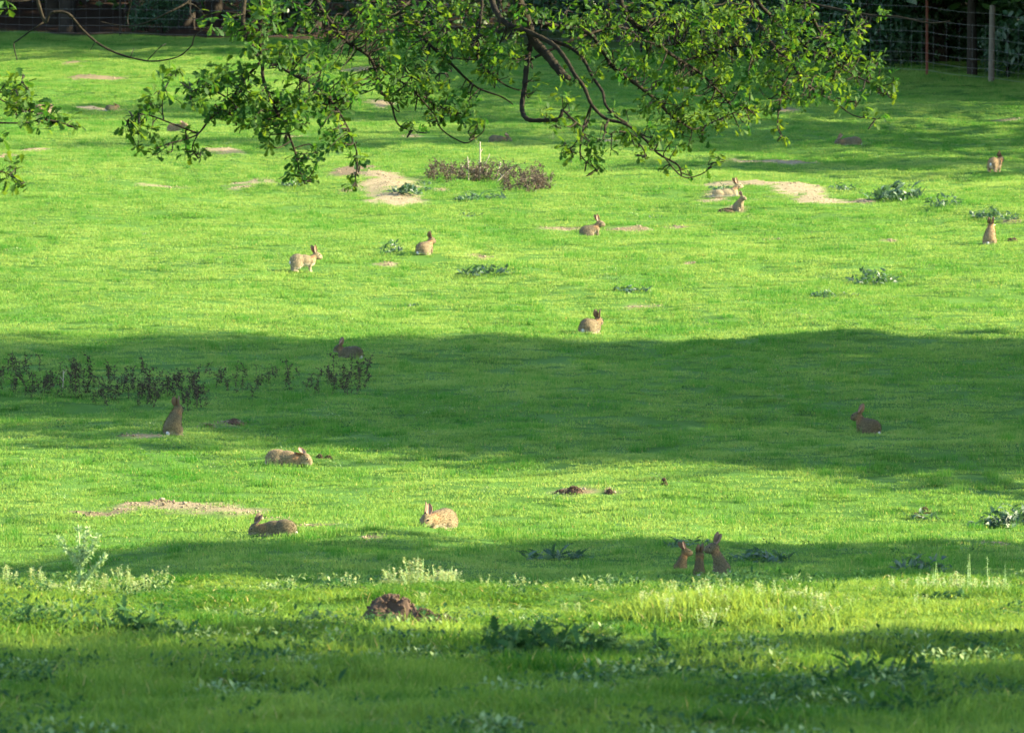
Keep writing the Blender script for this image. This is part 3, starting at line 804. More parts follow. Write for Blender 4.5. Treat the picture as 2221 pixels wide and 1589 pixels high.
FOL = [(30, 172, 34, 18), (45, 205, 45, 24), (65, 235, 48, 22), (95, 258, 45, 18), (135, 262, 24, 10), (5, 295, 16, 12), (18, 368, 28, 14), (35, 395, 26, 12), (10, 8, 12, 8),
 (378, 150, 12, 12), (352, 185, 14, 18), (345, 215, 24, 16), (312, 242, 30, 14), (285, 272, 30, 18), (318, 275, 20, 12), (392, 302, 20, 12), (312, 320, 24, 10), (340, 325, 18, 14), (418, 335, 22, 18), (430, 180, 34, 26), (470, 165, 36, 24), (425, 212, 30, 12), (510, 175, 44, 30), (500, 225, 50, 22), (480, 245, 36, 18), (545, 240, 44, 30), (600, 225, 44, 40), (570, 285, 22, 26), (590, 322, 13, 12), (630, 260, 36, 34), (655, 205, 46, 40), (560, 100, 34, 30), (470, 45, 40, 18), (520, 60, 30, 20), (590, 35, 60, 30), (640, 15, 60, 16), (635, 120, 44, 32), (700, 130, 56, 44), (730, 200, 50, 40), (720, 260, 44, 36), (745, 310, 38, 30), (660, 350, 30, 22), (650, 385, 34, 24), (770, 385, 20, 24), (768, 345, 18, 20), (690, 330, 20, 14), (740, 180, 44, 24),
 (680, 60, 40, 34), (780, 25, 60, 26), (770, 70, 46, 34), (850, 50, 60, 40), (920, 45, 60, 40), (870, 100, 60, 40), (940, 110, 60, 44), (830, 160, 44, 30), (900, 165, 46, 26), (880, 195, 56, 24), (960, 195, 60, 34), (1000, 30, 60, 28), (1010, 95, 56, 40), (1060, 120, 50, 40), (1095, 85, 44, 40), (975, 238, 44, 26), (1040, 258, 26, 18), (1036, 288, 14, 16), (900, 262, 36, 16), (1010, 220, 30, 20), (1080, 165, 34, 24), (1120, 125, 26, 20), (1168, 170, 14, 14), (1160, 200, 14, 12), (1130, 30, 40, 24), (840, 215, 20, 26),
 (1230, 35, 70, 30), (1330, 30, 70, 28), (1430, 25, 80, 28), (1540, 25, 80, 30), (1650, 30, 80, 30), (1750, 40, 60, 36), (1290, 85, 60, 36), (1380, 95, 60, 40), (1470, 80, 60, 40), (1560, 90, 70, 44), (1660, 90, 60, 44), (1745, 100, 60, 40), (1820, 90, 44, 36), (1850, 50, 30, 30), (1340, 150, 50, 30), (1430, 160, 50, 34), (1520, 160, 60, 44), (1610, 165, 60, 40), (1700, 160, 56, 36), (1780, 150, 50, 34), (1850, 150, 40, 28), (1900, 140, 28, 22), (1925, 175, 16, 18), (1890, 185, 30, 20), (1790, 195, 36, 22), (1850, 205, 34, 18), (1420, 220, 44, 26), (1500, 230, 50, 30), (1590, 225, 46, 28), (1680, 210, 36, 22), (1740, 215, 40, 20), (1460, 270, 50, 26), (1530, 275, 40, 26), (1400, 285, 40, 20), (1450, 305, 34, 16), (1500, 310, 14, 12), (1350, 290, 30, 16), (1285, 300, 26, 18), (1245, 310, 26, 18), (1225, 330, 16, 14), (1280, 345, 24, 16), (1310, 310, 30, 16), (1200, 266, 24, 8), (1245, 262, 26, 12), (1175, 250, 14, 8), (1240, 275, 22, 14), (1705, 302, 18, 12), (1690, 272, 8, 8), (1545, 355, 16, 16), (1485, 372, 8, 8), (1832, 240, 14, 12), (1870, 232, 12, 10), (1900, 252, 14, 10), (1340, 235, 26, 14), (1230, 205, 20, 16), (1245, 180, 12, 10), (1220, 165, 10, 10), (1930, 195, 10, 10), (1905, 22, 12, 8), (1600, 262, 34, 14), (1650, 235, 30, 14), (1290, 365, 18, 8), (1390, 340, 16, 8), (1440, 372, 10, 6)]

def oak_leaf_mesh(seed):
    q = random.Random(seed)
    xs = [0, .10, .20, .30, .40, .50, .60, .70, .80, .90, 1.0]
    ws = [.02, .05, .14, .08, .20, .12, .27, .17, .28, .16, .02]
    V = []
    for x, w in zip(xs, ws):
        bend = -.22 * x * x
        V += [(x, w * q.uniform(.85, 1.15), .05 * w / .2 + bend), (x, 0, bend), (x, -w * q.uniform(.85, 1.15), .05 * w / .2 + bend)]
    F = []
    for i in range(len(xs) - 1):
        a = 3 * i
        F += [(a, a + 1, a + 4), (a, a + 4, a + 3), (a + 1, a + 2, a + 5), (a + 1, a + 5, a + 4)]
    return np.array(V), np.array(F)

def oak():
    bx, by = -7.6, 50.5
    root = empty('oak_tree', (bx, by, gz(bx, by)))
    tag(root, 'old oak whose low leafy boughs hang down across the top of the view', 'tree')
    O = np.array(root.location)
    q = np.random.default_rng(17)
    # trunk and the limb above the picture
    tp = [(bx, by, O[2] - .4), (bx + .1, by, 0), (bx + .35, by - .1, 2.4), (bx + .3, by, 4.6), (bx + .7, by + .4, 7.2), (bx + .5, by + .6, 10)]
    P = smooth_path(tp, 5); n = len(P)
    v, f = tube([p - O for p in P], [.62 * (1 - .75 * i / (n - 1)) + (.3 if i == 0 else 0) for i in range(n)], 14)
    link('trunk', mesh('oak_trunk', v, f, M['bark'], True), root)
    limb = smooth_path([(bx + .3, by, 3.6), (-5.4, 49.4, 4.3), (-3.2, 48.3, 3.9), (-1.2, 48.0, 3.2), (.6, 48.2, 3.3), (2.4, 48.4, 2.9), (4.2, 48.6, 3.2)], 8)
    n = len(limb)
    v, f = tube([p - O for p in limb], [.22 * (1 - .78 * i / (n - 1)) for i in range(n)], 10)
    limbo = link('limb', mesh('oak_limb', v, f, M['bark'], True), root)
    limb = np.array(limb)
    spx = []; spw = []; spr = []
    for px, d0, d1, r0, r1 in BR:
        pp = smooth_path([(x, y, 0) for x, y in px], 5); n = len(pp)
        ph = q.uniform(0, 6.28)
        W3 = []
        for i, p in enumerate(pp):
            t = i / (n - 1)
            d = d0 + (d1 - d0) * t + .18 * math.sin(ph + 5 * t)
            w = at(p[0], p[1], d); W3.append(w)
            spx.append((p[0], p[1])); spw.append(w); spr.append((r0 + (r1 - r0) * t) * d / FPX)
        rad = [(r0 + (r1 - r0) * i / (n - 1)) * 1.12 * d0 / FPX * (1 + .12 * math.sin(i * 2.3 + ph)) for i in range(n)]
        if px[0][1] <= -20 or px[0][0] < -20:
            s = W3[0]
            if px[0][0] < -20: tgt = np.array([s[0] - 1.2, s[1] + .8, s[2] + 1.6])
            else: tgt = limb[np.argmin(np.abs(limb[:, 0] - (s[0] - .5)))]
            pre = smooth_path([tgt, (tgt + s) / 2 + np.array([-.08, .05, .05]), s], 4)[:-1]
            rad = [rad[0] * (1.35 - .3 * i / len(pre)) for i in range(len(pre))] + rad
            W3 = list(pre) + W3
        v, f = tube([w - O for w in W3], rad, 7)
        link('branch', mesh('oak_branch', v, f, M['bark'], True), limbo)
    spx = np.array(spx); spw = np.array(spw)
    # leaf clusters at the twig ends
    cl = []; twigs = []
    for cx, cy, rx, ry in FOL:
        m = max(2, int(round(math.pi * rx * ry / 310.0)))
        for _ in range(m):
            a = q.uniform(0, 6.28); s = math.sqrt(q.uniform())
            x, y = cx + rx * s * math.cos(a), cy + ry * s * math.sin(a)
            dd = np.hypot(spx[:, 0] - x, spx[:, 1] - y); j = int(np.argmin(dd + q.uniform(0, 12, len(dd))))
            dep = spw[j][1] + q.normal(0, .32)
            w = at(x, y, dep); cl.append(w)
            b = spw[j]
            mid = (b + w) / 2 + np.array([q.normal(0, .03), q.normal(0, .03), q.normal(-.015, .03)])
            twigs.append(tube([p - O for p in smooth_path([b, mid, w], 3)], [.0055, .005, .0046, .004, .0035, .003, .0022], 4))
    v, f = join(twigs)
    tw = link('twigs', mesh('oak_twigs', v, f, M['bark']), root); tw['kind'] = 'stuff'
    inframe = len(cl)
    for i in range(230):                      # the boughs go on above and beside the picture
        j = q.integers(0, len(limb)); p = limb[j] + q.normal(0, 1, 3) * np.array([.7, .9, .55]) + np.array([0, 0, .75])
        if p[2] < p[1] * .036: p[2] = p[1] * .036 + q.uniform(0, .4)
        cl.append(p)
    cl = np.array(cl)
    pos = []; dr = []; no = []; sc = []; lv = []; fr = []
    for i, c in enumerate(cl):
        n = q.integers(6, 12)
        tone = np.clip(q.normal(.42, .27) + .10 * math.sin(c[0] * 1.3), 0, 1)
        big = .068 if c[0] < -1.4 else .052
        ax = q.normal(size=3) * .5 + np.array([0, -.1, -.15])
        for kk in range(n):
            d = q.normal(size=3) + ax; d[2] -= .1
            d /= np.linalg.norm(d)
            pos.append(c + d * .010 + q.normal(0, .016, 3)); dr.append(d)
            no.append(np.array([0, 0, 1.0]) + q.normal(0, .55, 3)); sc.append(big * q.uniform(.45, 1.3))
            lv.append(np.clip(tone + q.normal(0, .15), 0, 1)); fr.append(i < inframe)
    pos = np.array(pos); R3 = frames(np.array(dr), np.array(no)); sc = np.array(sc); lv = np.array(lv); fr = np.array(fr)
    T = [oak_leaf_mesh(s) for s in range(4)]
    score = np.where(fr, sc / pos[:, 1], 0); order = np.argsort(-score); solo = order[:300]
    rest = np.ones(len(pos), bool); rest[solo] = False
    LM = []
    for s, (tv, tf) in enumerate(T):
        for g in range(3):
            me = mesh('oak_leaf_%d_%d' % (s, g), tv, tf, M['oak']); add_float(me, 'lv', np.full(len(tv), (.25, .5, .75)[g])); LM.append(me)
    for i in solo:
        o = bpy.data.objects.new('leaf', LM[3 * (i % 4) + int(np.clip(lv[i] * 3, 0, 2))])
        m = np.eye(4); m[:3, :3] = R3[i] * sc[i]; m[:3, 3] = pos[i] - O
        o.parent = root; o.matrix_local = Matrix(m.tolist())
        C.objects.link(o)
    ri = np.where(rest)[0]
    Vs = []; Fs = []; Ls = []; off = 0
    for s, (tv, tf) in enumerate(T):
        k = ri[ri % 4 == s]
        V, F, L = leaf_cloud(tv, tf, pos[k] - O, R3[k], sc[k], lv[k])
        Vs.append(V); Fs.append(F + off); Ls.append(L); off += len(V)
    me = mesh('oak_foliage', np.concatenate(Vs), np.concatenate(Fs), M['oak']); add_float(me, 'lv', np.concatenate(Ls))
    fo = link('foliage', me, root); fo['kind'] = 'stuff'
    # upper crown, far above the picture
    cr = link('crown', CROWN[0], root, (1.0, .8, 13.2 - O[2] * 0)); cr.scale = (6.0, 5.0, 4.2)
oak()

# ------------------------------------------------------------------ rabbits
def E(c, r, pitch=0): return ('e', c, r, pitch)
def K(a, b, r0, r1): return ('k', a, b, r0, r1)
def head(x, z, pitch=0, turn=0.0, k=1.0):
    """skull, cheeks, muzzle and nose; pitch > 0 lifts the nose, turn > 0 swings it to the left"""
    cp, sp = math.cos(R(pitch)), math.sin(R(pitch)); ct, st = math.cos(R(turn)), math.sin(R(turn))
    def T(dx, dy, dz):
        dx, dy, dz = dx * k, dy * k, dz * k
        ax = dx * cp - dz * sp; az = dx * sp + dz * cp
        return (x + ax * ct - dy * st, ax * st + dy * ct, z + az)
    parts = [E(T(0, 0, 0), (.052, .042, .047), -pitch), E(T(.028, 0, -.007), (.042, .035, .038), -pitch),
             E(T(.050, 0, -.015), (.026, .026, .026)), E(T(.012, .021, -.016), (.033, .021, .029)), E(T(.012, -.021, -.016), (.033, .021, .029))]
    return dict(T=T, turn=turn, pitch=pitch, k=k, parts=[E(e[1], tuple(v * k for v in e[2]), e[3]) for e in parts])
def both(f): return [f(1), f(-1)]
POSE = {}
h = head(.172, .098, -28)
POSE['graze'] = dict(head=h, nape=(.10, .115), tail=(-.195, 0, .065), ears=(12, 20), parts=h['parts'] + [
    E((-.085, 0, .092), (.110, .078, .088)), E((.0, 0, .088), (.12, .072, .080)), E((.085, 0, .080), (.072, .056, .064)), K((.09, 0, .095), (.155, 0, .10), .048, .032)]
    + both(lambda s: E((-.085, .058 * s, .065), (.078, .034, .064))) + both(lambda s: E((-.03, .062 * s, .012), (.062, .017, .014))) + both(lambda s: K((.10, .03 * s, .05), (.135, .03 * s, .012), .02, .014)) + both(lambda s: E((.15, .03 * s, .010), (.026, .013, .011))))
h = head(.150, .150, -8)
POSE['loaf'] = dict(head=h, nape=(.095, .15), tail=(-.185, 0, .055), ears=(30, 14), parts=h['parts'] + [
    E((-.08, 0, .092), (.108, .080, .090)), E((.0, 0, .092), (.115, .074, .084)), E((.075, 0, .085), (.075, .060, .072)), K((.08, 0, .11), (.135, 0, .145), .052, .034)]
    + both(lambda s: E((-.08, .060 * s, .062), (.080, .034, .062))) + both(lambda s: E((-.02, .062 * s, .012), (.062, .017, .014))) + both(lambda s: E((.115, .03 * s, .012), (.034, .014, .013))))
h = head(.082, .262, 2)
POSE['sit'] = dict(head=h, nape=(.045, .225), tail=(-.125, 0, .04), ears=(10, 14), parts=h['parts'] + [
    E((-.035, 0, .085), (.088, .080, .086)), K((-.02, 0, .11), (.042, 0, .20), .082, .060), K((.036, 0, .19), (.066, 0, .25), .053, .040)]
    + both(lambda s: E((-.015, .058 * s, .062), (.075, .034, .060))) + both(lambda s: E((.03, .062 * s, .012), (.062, .017, .013))) + both(lambda s: K((.062, .03 * s, .16), (.080, .028 * s, .014), .023, .013)) + both(lambda s: E((.09, .028 * s, .011), (.022, .012, .010))))
h = head(.070, .268, 2, 0, 1.22)
POSE['kit'] = dict(head=h, nape=(.035, .225), tail=(-.105, 0, .04), ears=(10, 14), parts=h['parts'] + [
    E((-.03, 0, .075), (.072, .066, .072)), K((-.02, 0, .10), (.034, 0, .20), .062, .050), K((.03, 0, .19), (.058, 0, .25), .047, .040)]
    + both(lambda s: E((-.012, .046 * s, .055), (.062, .028, .052))) + both(lambda s: E((.03, .05 * s, .012), (.052, .015, .012))) + both(lambda s: K((.05, .025 * s, .16), (.066, .024 * s, .014), .020, .012)) + both(lambda s: E((.076, .024 * s, .011), (.02, .011, .010))))
h = head(.118, .205, 0)
POSE['hunch'] = dict(head=h, nape=(.07, .175), tail=(-.160, 0, .045), ears=(8, 14), parts=h['parts'] + [
    E((-.06, 0, .092), (.100, .080, .090)), K((-.03, 0, .105), (.06, 0, .14), .080, .058), K((.055, 0, .145), (.103, 0, .20), .050, .034)]
    + both(lambda s: E((-.045, .060 * s, .064), (.080, .034, .062))) + both(lambda s: E((.01, .063 * s, .012), (.062, .017, .013))) + both(lambda s: K((.078, .03 * s, .12), (.095, .028 * s, .014), .024, .013)) + both(lambda s: E((.106, .028 * s, .011), (.022, .012, .010))))
h = head(.160, .200, -4)
POSE['stand'] = dict(head=h, nape=(.105, .175), tail=(-.188, 0, .125), ears=(4, 12), parts=h['parts'] + [
    E((-.085, 0, .138), (.102, .076, .086)), E((.0, 0, .140), (.11, .070, .074)), E((.075, 0, .135), (.070, .056, .066)), K((.085, 0, .15), (.145, 0, .195), .052, .036)]
    + [E((-.09, .050, .100), (.068, .036, .066)), E((-.11, -.050, .100), (.068, .036, .066)), K((-.125, .052, .07), (-.140, .052, .030), .026, .017), K((-.14, .052, .026), (-.08, .052, .012), .015, .014),
       K((-.145, -.052, .07), (-.165, -.052, .030), .026, .017), K((-.165, -.052, .026), (-.105, -.052, .012), .015, .014),
       K((.075, .03, .11), (.098, .03, .014), .024, .013), K((.065, -.03, .11), (.055, -.03, .014), .024, .013), E((.108, .03, .011), (.02, .012, .010)), E((.065, -.03, .011), (.02, .012, .010))])
h = head(.150, .185, 4)
POSE['lie'] = dict(head=h, nape=(.10, .15), tail=(-.235, 0, .05), ears=(6, 22), parts=h['parts'] + [
    E((-.14, 0, .066), (.105, .074, .062), 6), E((-.02, 0, .072), (.13, .068, .068)), E((.075, 0, .085), (.070, .056, .075)), K((.08, 0, .11), (.135, 0, .178), .048, .032),
    K((-.20, .03, .035), (-.32, .035, .016), .022, .013), K((-.18, -.03, .035), (-.30, -.03, .016), .022, .013), K((.09, .035, .06), (.15, .035, .014), .022, .013), K((.09, -.035, .06), (.16, -.03, .014), .022, .013)])

def rabbit_body(name, P):
    bm = bmesh.new()
    def ball(c, r, pitch=0):
        m = Matrix.Translation(c) @ Matrix.Rotation(R(pitch), 4, 'Y') @ Matrix.Diagonal((r[0], r[1], r[2], 1))
        bmesh.ops.create_icosphere(bm, subdivisions=3, radius=1.0, matrix=m)
    for q in P['parts']:
        if q[0] == 'e': ball(q[1], q[2], q[3])
        else:
            a, b = Vector(q[1]), Vector(q[2]); n = 5
            for i in range(n):
                t = i / (n - 1); r = q[3] + (q[4] - q[3]) * t; ball(a.lerp(b, t), (r, r, r))
    me = bpy.data.meshes.new(name); bm.to_mesh(me); bm.free()
    o = bpy.data.objects.new('tmp', me); C.objects.link(o)
    md = o.modifiers.new('r', 'REMESH'); md.mode = 'VOXEL'; md.voxel_size = .0075
    sm = o.modifiers.new('s', 'SMOOTH'); sm.factor = .5; sm.iterations = 5
    dg = bpy.context.evaluated_depsgraph_get()
    out = bpy.data.meshes.new_from_object(o.evaluated_get(dg))
    bpy.data.objects.remove(o, do_unlink=True); bpy.data.meshes.remove(me)
    nv = len(out.vertices)
    co = np.empty(nv * 3, np.float32); out.vertices.foreach_get('co', co); co = co.reshape(-1, 3)
    no = np.empty(nv * 3, np.float32); out.vertices.foreach_get('normal', no); no = no.reshape(-1, 3)
    F = [tuple(p.vertices) for p in out.polygons]
    bpy.data.meshes.remove(out)
    q = np.random.default_rng(5)
    def blend(col, c, w): return col + (np.array(c) - col) * np.clip(w, 0, 1)[:, None]
    col = np.tile(np.array([.150, .128, .078]), (nv, 1))
    zmax = co[:, 2].max()
    col = blend(col, (.100, .082, .048), np.clip(no[:, 2], 0, 1) * .75)
    col = blend(col, (.235, .20, .155), np.clip((.075 - co[:, 2]) / .06, 0, 1) * .6)
    nx, nz = P['nape']
    dn = np.sqrt((co[:, 0] - nx) ** 2 + (co[:, 2] - nz) ** 2)
    col = blend(col, (.27, .150, .072), np.clip(1 - dn / .055, 0, 1) * .9)
    col = blend(col, (.50, .46, .39), np.clip((-no[:, 2] - .25) * 2, 0, 1) * np.clip((.16 - co[:, 2]) / .05, 0, 1))
    T = P['head']['T']
    for pt, c, r, w in ((T(.070, 0, -.018), (.30, .26, .21), .022, .8), (T(.03, 0, -.035), (.55, .5, .43), .022, .8), (T(.024, .027, .010), (.40, .33, .25), .016, .8), (T(.024, -.027, .010), (.40, .33, .25), .016, .8), (T(.076, 0, -.010), (.06, .04, .035), .010, 1.0)):
        col = blend(col, c, (1 - np.linalg.norm(co - np.array(pt), axis=1) / r) * 1.6 * w)
    col = blend(col, (.30, .24, .175), np.clip((.022 - co[:, 2]) / .012, 0, 1) * .8)
    col *= q.uniform(.88, 1.12, (nv, 1))
    # guard hairs that break the outline
    k = q.integers(0, nv, 3400)
    d = no[k] * .65 + np.array([-.8, 0, -.15]) + q.normal(0, .18, (len(k), 3)); d /= np.linalg.norm(d, axis=1, keepdims=True)
    s = np.cross(d, no[k]); s /= np.maximum(np.linalg.norm(s, axis=1, keepdims=True), 1e-5)
    L = q.uniform(.010, .021, (len(k), 1)); hc = np.clip((co[k][:, 2:] - .02) / .03, .15, 1)
    b = co[k] - no[k] * .001
    HV = np.stack([b - s * .0014, b + s * .0014, b + d * L * hc], 1).reshape(-1, 3)
    HC = np.repeat(col[k] * q.uniform(.4, 1.7, (len(k), 1)), 3, axis=0)
    HF = [(nv + 3 * i, nv + 3 * i + 1, nv + 3 * i + 2) for i in range(len(k))]
    me = mesh(name, np.concatenate([co, HV]), F + HF, M['fur'], True)
    add_col(me, 'fur', np.concatenate([col, HC]))
    return me

def ear_mesh(name, L=.106, wd=.029):
    V = []; Cc = []; F = []
    prof = [(0, .45), (.12, .62), (.3, .9), (.5, 1.0), (.7, .92), (.85, .68), (.95, .38), (1.0, .08)]
    for layer in (0, 1):
        for t, w in prof:
            for j in range(-2, 3):
                a = j * R(38) * (1.25 - .5 * t)
                x = -math.cos(a) * wd * w * .75 + wd * w * .35; y = math.sin(a) * wd * w
                th = .0022 if layer == 0 else -.0012
                V.append((x - th * math.cos(a) - .012 * math.sin(t * 2.2) * .5, y + th * math.sin(a), L * t))
                tip = np.clip((t - .90) / .1, 0, 1)
                base = np.array([.17, .125, .085]) if layer == 0 else np.array([.33, .225, .165])
                Cc.append(base * (1 - tip) + np.array([.045, .032, .025]) * tip)
    n = len(prof)
    for layer in (0, 1):
        o = layer * n * 5
        for i in range(n - 1):
            for j in range(4):
                a = o + i * 5 + j; q = (a, a + 1, a + 6, a + 5)
                F.append(q if layer else q[::-1])
    for i in range(n - 1):
        for j in (0, 4):
            a = i * 5 + j; b = a + n * 5; q = (a, a + 5, b + 5, b); F.append(q if j == 0 else q[::-1])
    me = mesh(name, V, F, M['ear'], True); add_col(me, 'fur', np.array(Cc))
    return me

BODY = {k: rabbit_body('rabbit_' + k, p) for k, p in POSE.items()}
EAR = ear_mesh('rabbit_ear')
bm = bmesh.new(); bmesh.ops.create_icosphere(bm, subdivisions=2, radius=.0082); EYE = bpy.data.meshes.new('rabbit_eye'); bm.to_mesh(EYE); bm.free(); EYE.materials.append(M['eye'])
bm = bmesh.new(); bmesh.ops.create_icosphere(bm, subdivisions=3, radius=1.0)
for v in bm.verts:
    v.co *= 1 + .10 * random.uniform(-1, 1)
TAILM = bpy.data.meshes.new('rabbit_tail'); bm.to_mesh(TAILM); bm.free(); TAILM.materials.append(M['tail'])
TAILM.polygons.foreach_set('use_smooth', np.ones(len(TAILM.polygons), bool))

def rabbit(px, py, pose, yaw, sc, label, tint=(1, 1, 1), ears=None, sink=.006, dfix=None):
    p = hit(px, py, None, 52)
    if dfix: x = (px - PW / 2) / FPX * dfix; p = np.array([x, dfix, gz(x, dfix)])
    t = empty('rabbit', (p[0], p[1], p[2] - sink - (0 if pose == 'stand' else .010)), R(yaw), sc)
    tag(t, label, 'rabbit', 'wild rabbits on the grass')
    P = POSE[pose]; T = P['head']['T']
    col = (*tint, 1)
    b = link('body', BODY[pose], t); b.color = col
    back, splay = ears or P['ears']
    for s in (1, -1):
        e = link('ear', EAR, t, T(-.020, .016 * s, .030)); e.color = col; e.scale = (P['head']['k'],) * 3
        e.rotation_euler = (Matrix.Rotation(R(P['head']['turn'] + 50 * s), 3, 'Z') @ Matrix.Rotation(R(-back - 13 * s), 3, 'Y') @ Matrix.Rotation(R(-(splay + 5) * s), 3, 'X')).to_euler()
        link('eye', EYE, t, T(.026, .0365 * s, .011))
    tl = link('tail', TAILM, t, (P['tail'][0] + .016, P['tail'][1], P['tail'][2] - .008)); tl.scale = (.020, .018, .024); tl.rotation_euler = (0, R(-20), 0)
    return t

g = (.68, .72, .66)  # tint painting shade into the fur of far rabbits
RAB = [  # low tints darken the fur of rabbits sitting in shadow
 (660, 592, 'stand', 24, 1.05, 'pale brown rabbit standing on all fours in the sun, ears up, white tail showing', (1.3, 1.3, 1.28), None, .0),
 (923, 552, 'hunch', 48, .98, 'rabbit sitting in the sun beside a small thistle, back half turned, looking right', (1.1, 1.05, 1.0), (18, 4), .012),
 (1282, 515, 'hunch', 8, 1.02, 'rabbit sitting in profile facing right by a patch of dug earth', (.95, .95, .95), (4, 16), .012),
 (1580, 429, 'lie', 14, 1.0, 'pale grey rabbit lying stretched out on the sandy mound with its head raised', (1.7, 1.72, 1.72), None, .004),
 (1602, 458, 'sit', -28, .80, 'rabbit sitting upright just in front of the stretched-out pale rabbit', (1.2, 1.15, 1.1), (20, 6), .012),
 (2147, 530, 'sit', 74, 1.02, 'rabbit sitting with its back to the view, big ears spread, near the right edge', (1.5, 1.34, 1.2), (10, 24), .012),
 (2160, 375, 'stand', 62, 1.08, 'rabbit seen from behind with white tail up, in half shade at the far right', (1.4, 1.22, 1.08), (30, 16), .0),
 (1842, 318, 'graze', 176, 1.08, 'shade-tinted rabbit grazing facing left, below the right-hand oak sprays', g, (22, 14), .018),
 (1083, 311, 'graze', -6, .92, 'shade-tinted rabbit grazing facing right, just above the bleached dead stems', g, (35, 14), .022),
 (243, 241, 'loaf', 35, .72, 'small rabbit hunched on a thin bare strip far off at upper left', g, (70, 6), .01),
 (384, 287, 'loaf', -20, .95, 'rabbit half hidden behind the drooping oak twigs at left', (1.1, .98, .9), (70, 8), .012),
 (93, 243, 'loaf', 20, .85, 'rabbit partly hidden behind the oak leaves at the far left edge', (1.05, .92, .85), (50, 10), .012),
 (757, 778, 'loaf', 146, .92, 'shade-tinted rabbit crouched facing left in the shade just above the dead nettles', (.55, .58, .52), (6, 10), .020),
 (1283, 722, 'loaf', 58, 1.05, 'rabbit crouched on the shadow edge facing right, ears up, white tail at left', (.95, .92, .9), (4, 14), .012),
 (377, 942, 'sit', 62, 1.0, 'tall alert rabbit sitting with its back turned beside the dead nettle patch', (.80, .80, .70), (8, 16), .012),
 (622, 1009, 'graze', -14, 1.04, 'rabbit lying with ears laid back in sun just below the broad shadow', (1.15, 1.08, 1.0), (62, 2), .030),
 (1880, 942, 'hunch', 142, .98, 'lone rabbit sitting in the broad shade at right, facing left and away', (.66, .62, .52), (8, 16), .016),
 (596, 1161, 'graze', 172, .96, 'shade-tinted rabbit grazing facing left at the end of the long sandy scrape', (.72, .72, .66), (18, 10), .024),
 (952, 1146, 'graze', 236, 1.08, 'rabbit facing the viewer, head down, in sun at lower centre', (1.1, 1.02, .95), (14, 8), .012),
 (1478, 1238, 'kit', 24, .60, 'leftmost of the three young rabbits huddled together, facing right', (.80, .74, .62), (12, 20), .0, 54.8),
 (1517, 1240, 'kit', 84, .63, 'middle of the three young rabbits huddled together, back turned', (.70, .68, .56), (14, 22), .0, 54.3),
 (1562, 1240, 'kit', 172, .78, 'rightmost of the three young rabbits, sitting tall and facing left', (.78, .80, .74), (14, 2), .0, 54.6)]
for r in RAB:
    rabbit(*r)

# ------------------------------------------------------------------ thistles and weeds
def thistle_leaf(seed, n=7, wid=.13):
    q = random.Random(seed); V = []; F = []
    V.append((0, 0, 0))
    for i in range(1, 2 * n):
        x = i / (2 * n); w = wid * math.sin(math.pi * min(1, x * 1.05 + .08)) * (1.0 if i % 2 else .42) * q.uniform(.8, 1.25)
        z = .42 * x - .52 * x * x
        V += [(x + (.05 if i % 2 else 0), w, z + .05 * (1 if i % 2 else -.3)), (x, 0, z), (x + (.05 if i % 2 else 0), -w, z + .05 * (1 if i % 2 else -.3))]
    V.append((1.04, 0, -.10)); last = len(V) - 1
    F += [(0, 2, 1), (0, 3, 2)]
    for i in range(2 * n - 2):
        a = 1 + 3 * i
        F += [(a, a + 1, a + 4), (a, a + 4, a + 3), (a + 1, a + 2, a + 5), (a + 1, a + 5, a + 4)]
    a = last - 3
    F += [(a, a + 1, last), (a + 1, a + 2, last)]
    return np.array(V), np.array(F)
TL = {}
for mat in ('thistle', 'darkthistle'):
    TL[mat] = []
    for s in range(4):
        tv, tf = thistle_leaf(s)
        me = mesh('%s_leaf_%d' % (mat, s), tv, tf, M[mat]); add_float(me, 'lv', np.full(len(tv), .1 + .25 * s)); TL[mat].append(me)

def thistle(p, w, up, n, label, mat='thistle', group='thistle clumps in the turf', seed=0):
    q = random.Random(seed)
    w *= 1.3 if mat == 'thistle' else 1.55
    t = empty('thistle', (p[0], p[1], p[2] - .01), q.uniform(0, 6.28))
    tag(t, label, 'thistle', group)
    lf = q.uniform(.75, 1.25)
    for i in range(min(150, int(n * 4.6))):
        o = bpy.data.objects.new('leaf', TL[mat][q.randrange(4)])
        o.parent = t; L = lf * w * q.uniform(.07, .19); ring = q.random() ** .55
        az = q.uniform(0, 6.28); el = q.uniform(-.35, 1.25) * (.45 + .55 * up); a2 = q.uniform(0, 6.28)
        dome = math.sqrt(max(0.0, 1 - ring * ring)) * (.6 + .4 * math.sin(3 * a2 + seed))
        o.location = (w * .42 * ring * math.cos(a2), w * .34 * ring * math.sin(a2), w * .36 * up * dome * q.random() ** .7)
        o.rotation_euler = (Matrix.Rotation(az, 3, 'Z') @ Matrix.Rotation(-el, 3, 'Y') @ Matrix.Rotation(q.uniform(-1.2, 1.2), 3, 'X')).to_euler()
        o.scale = (L, L * q.uniform(1.0, 1.9), L)
        C.objects.link(o)

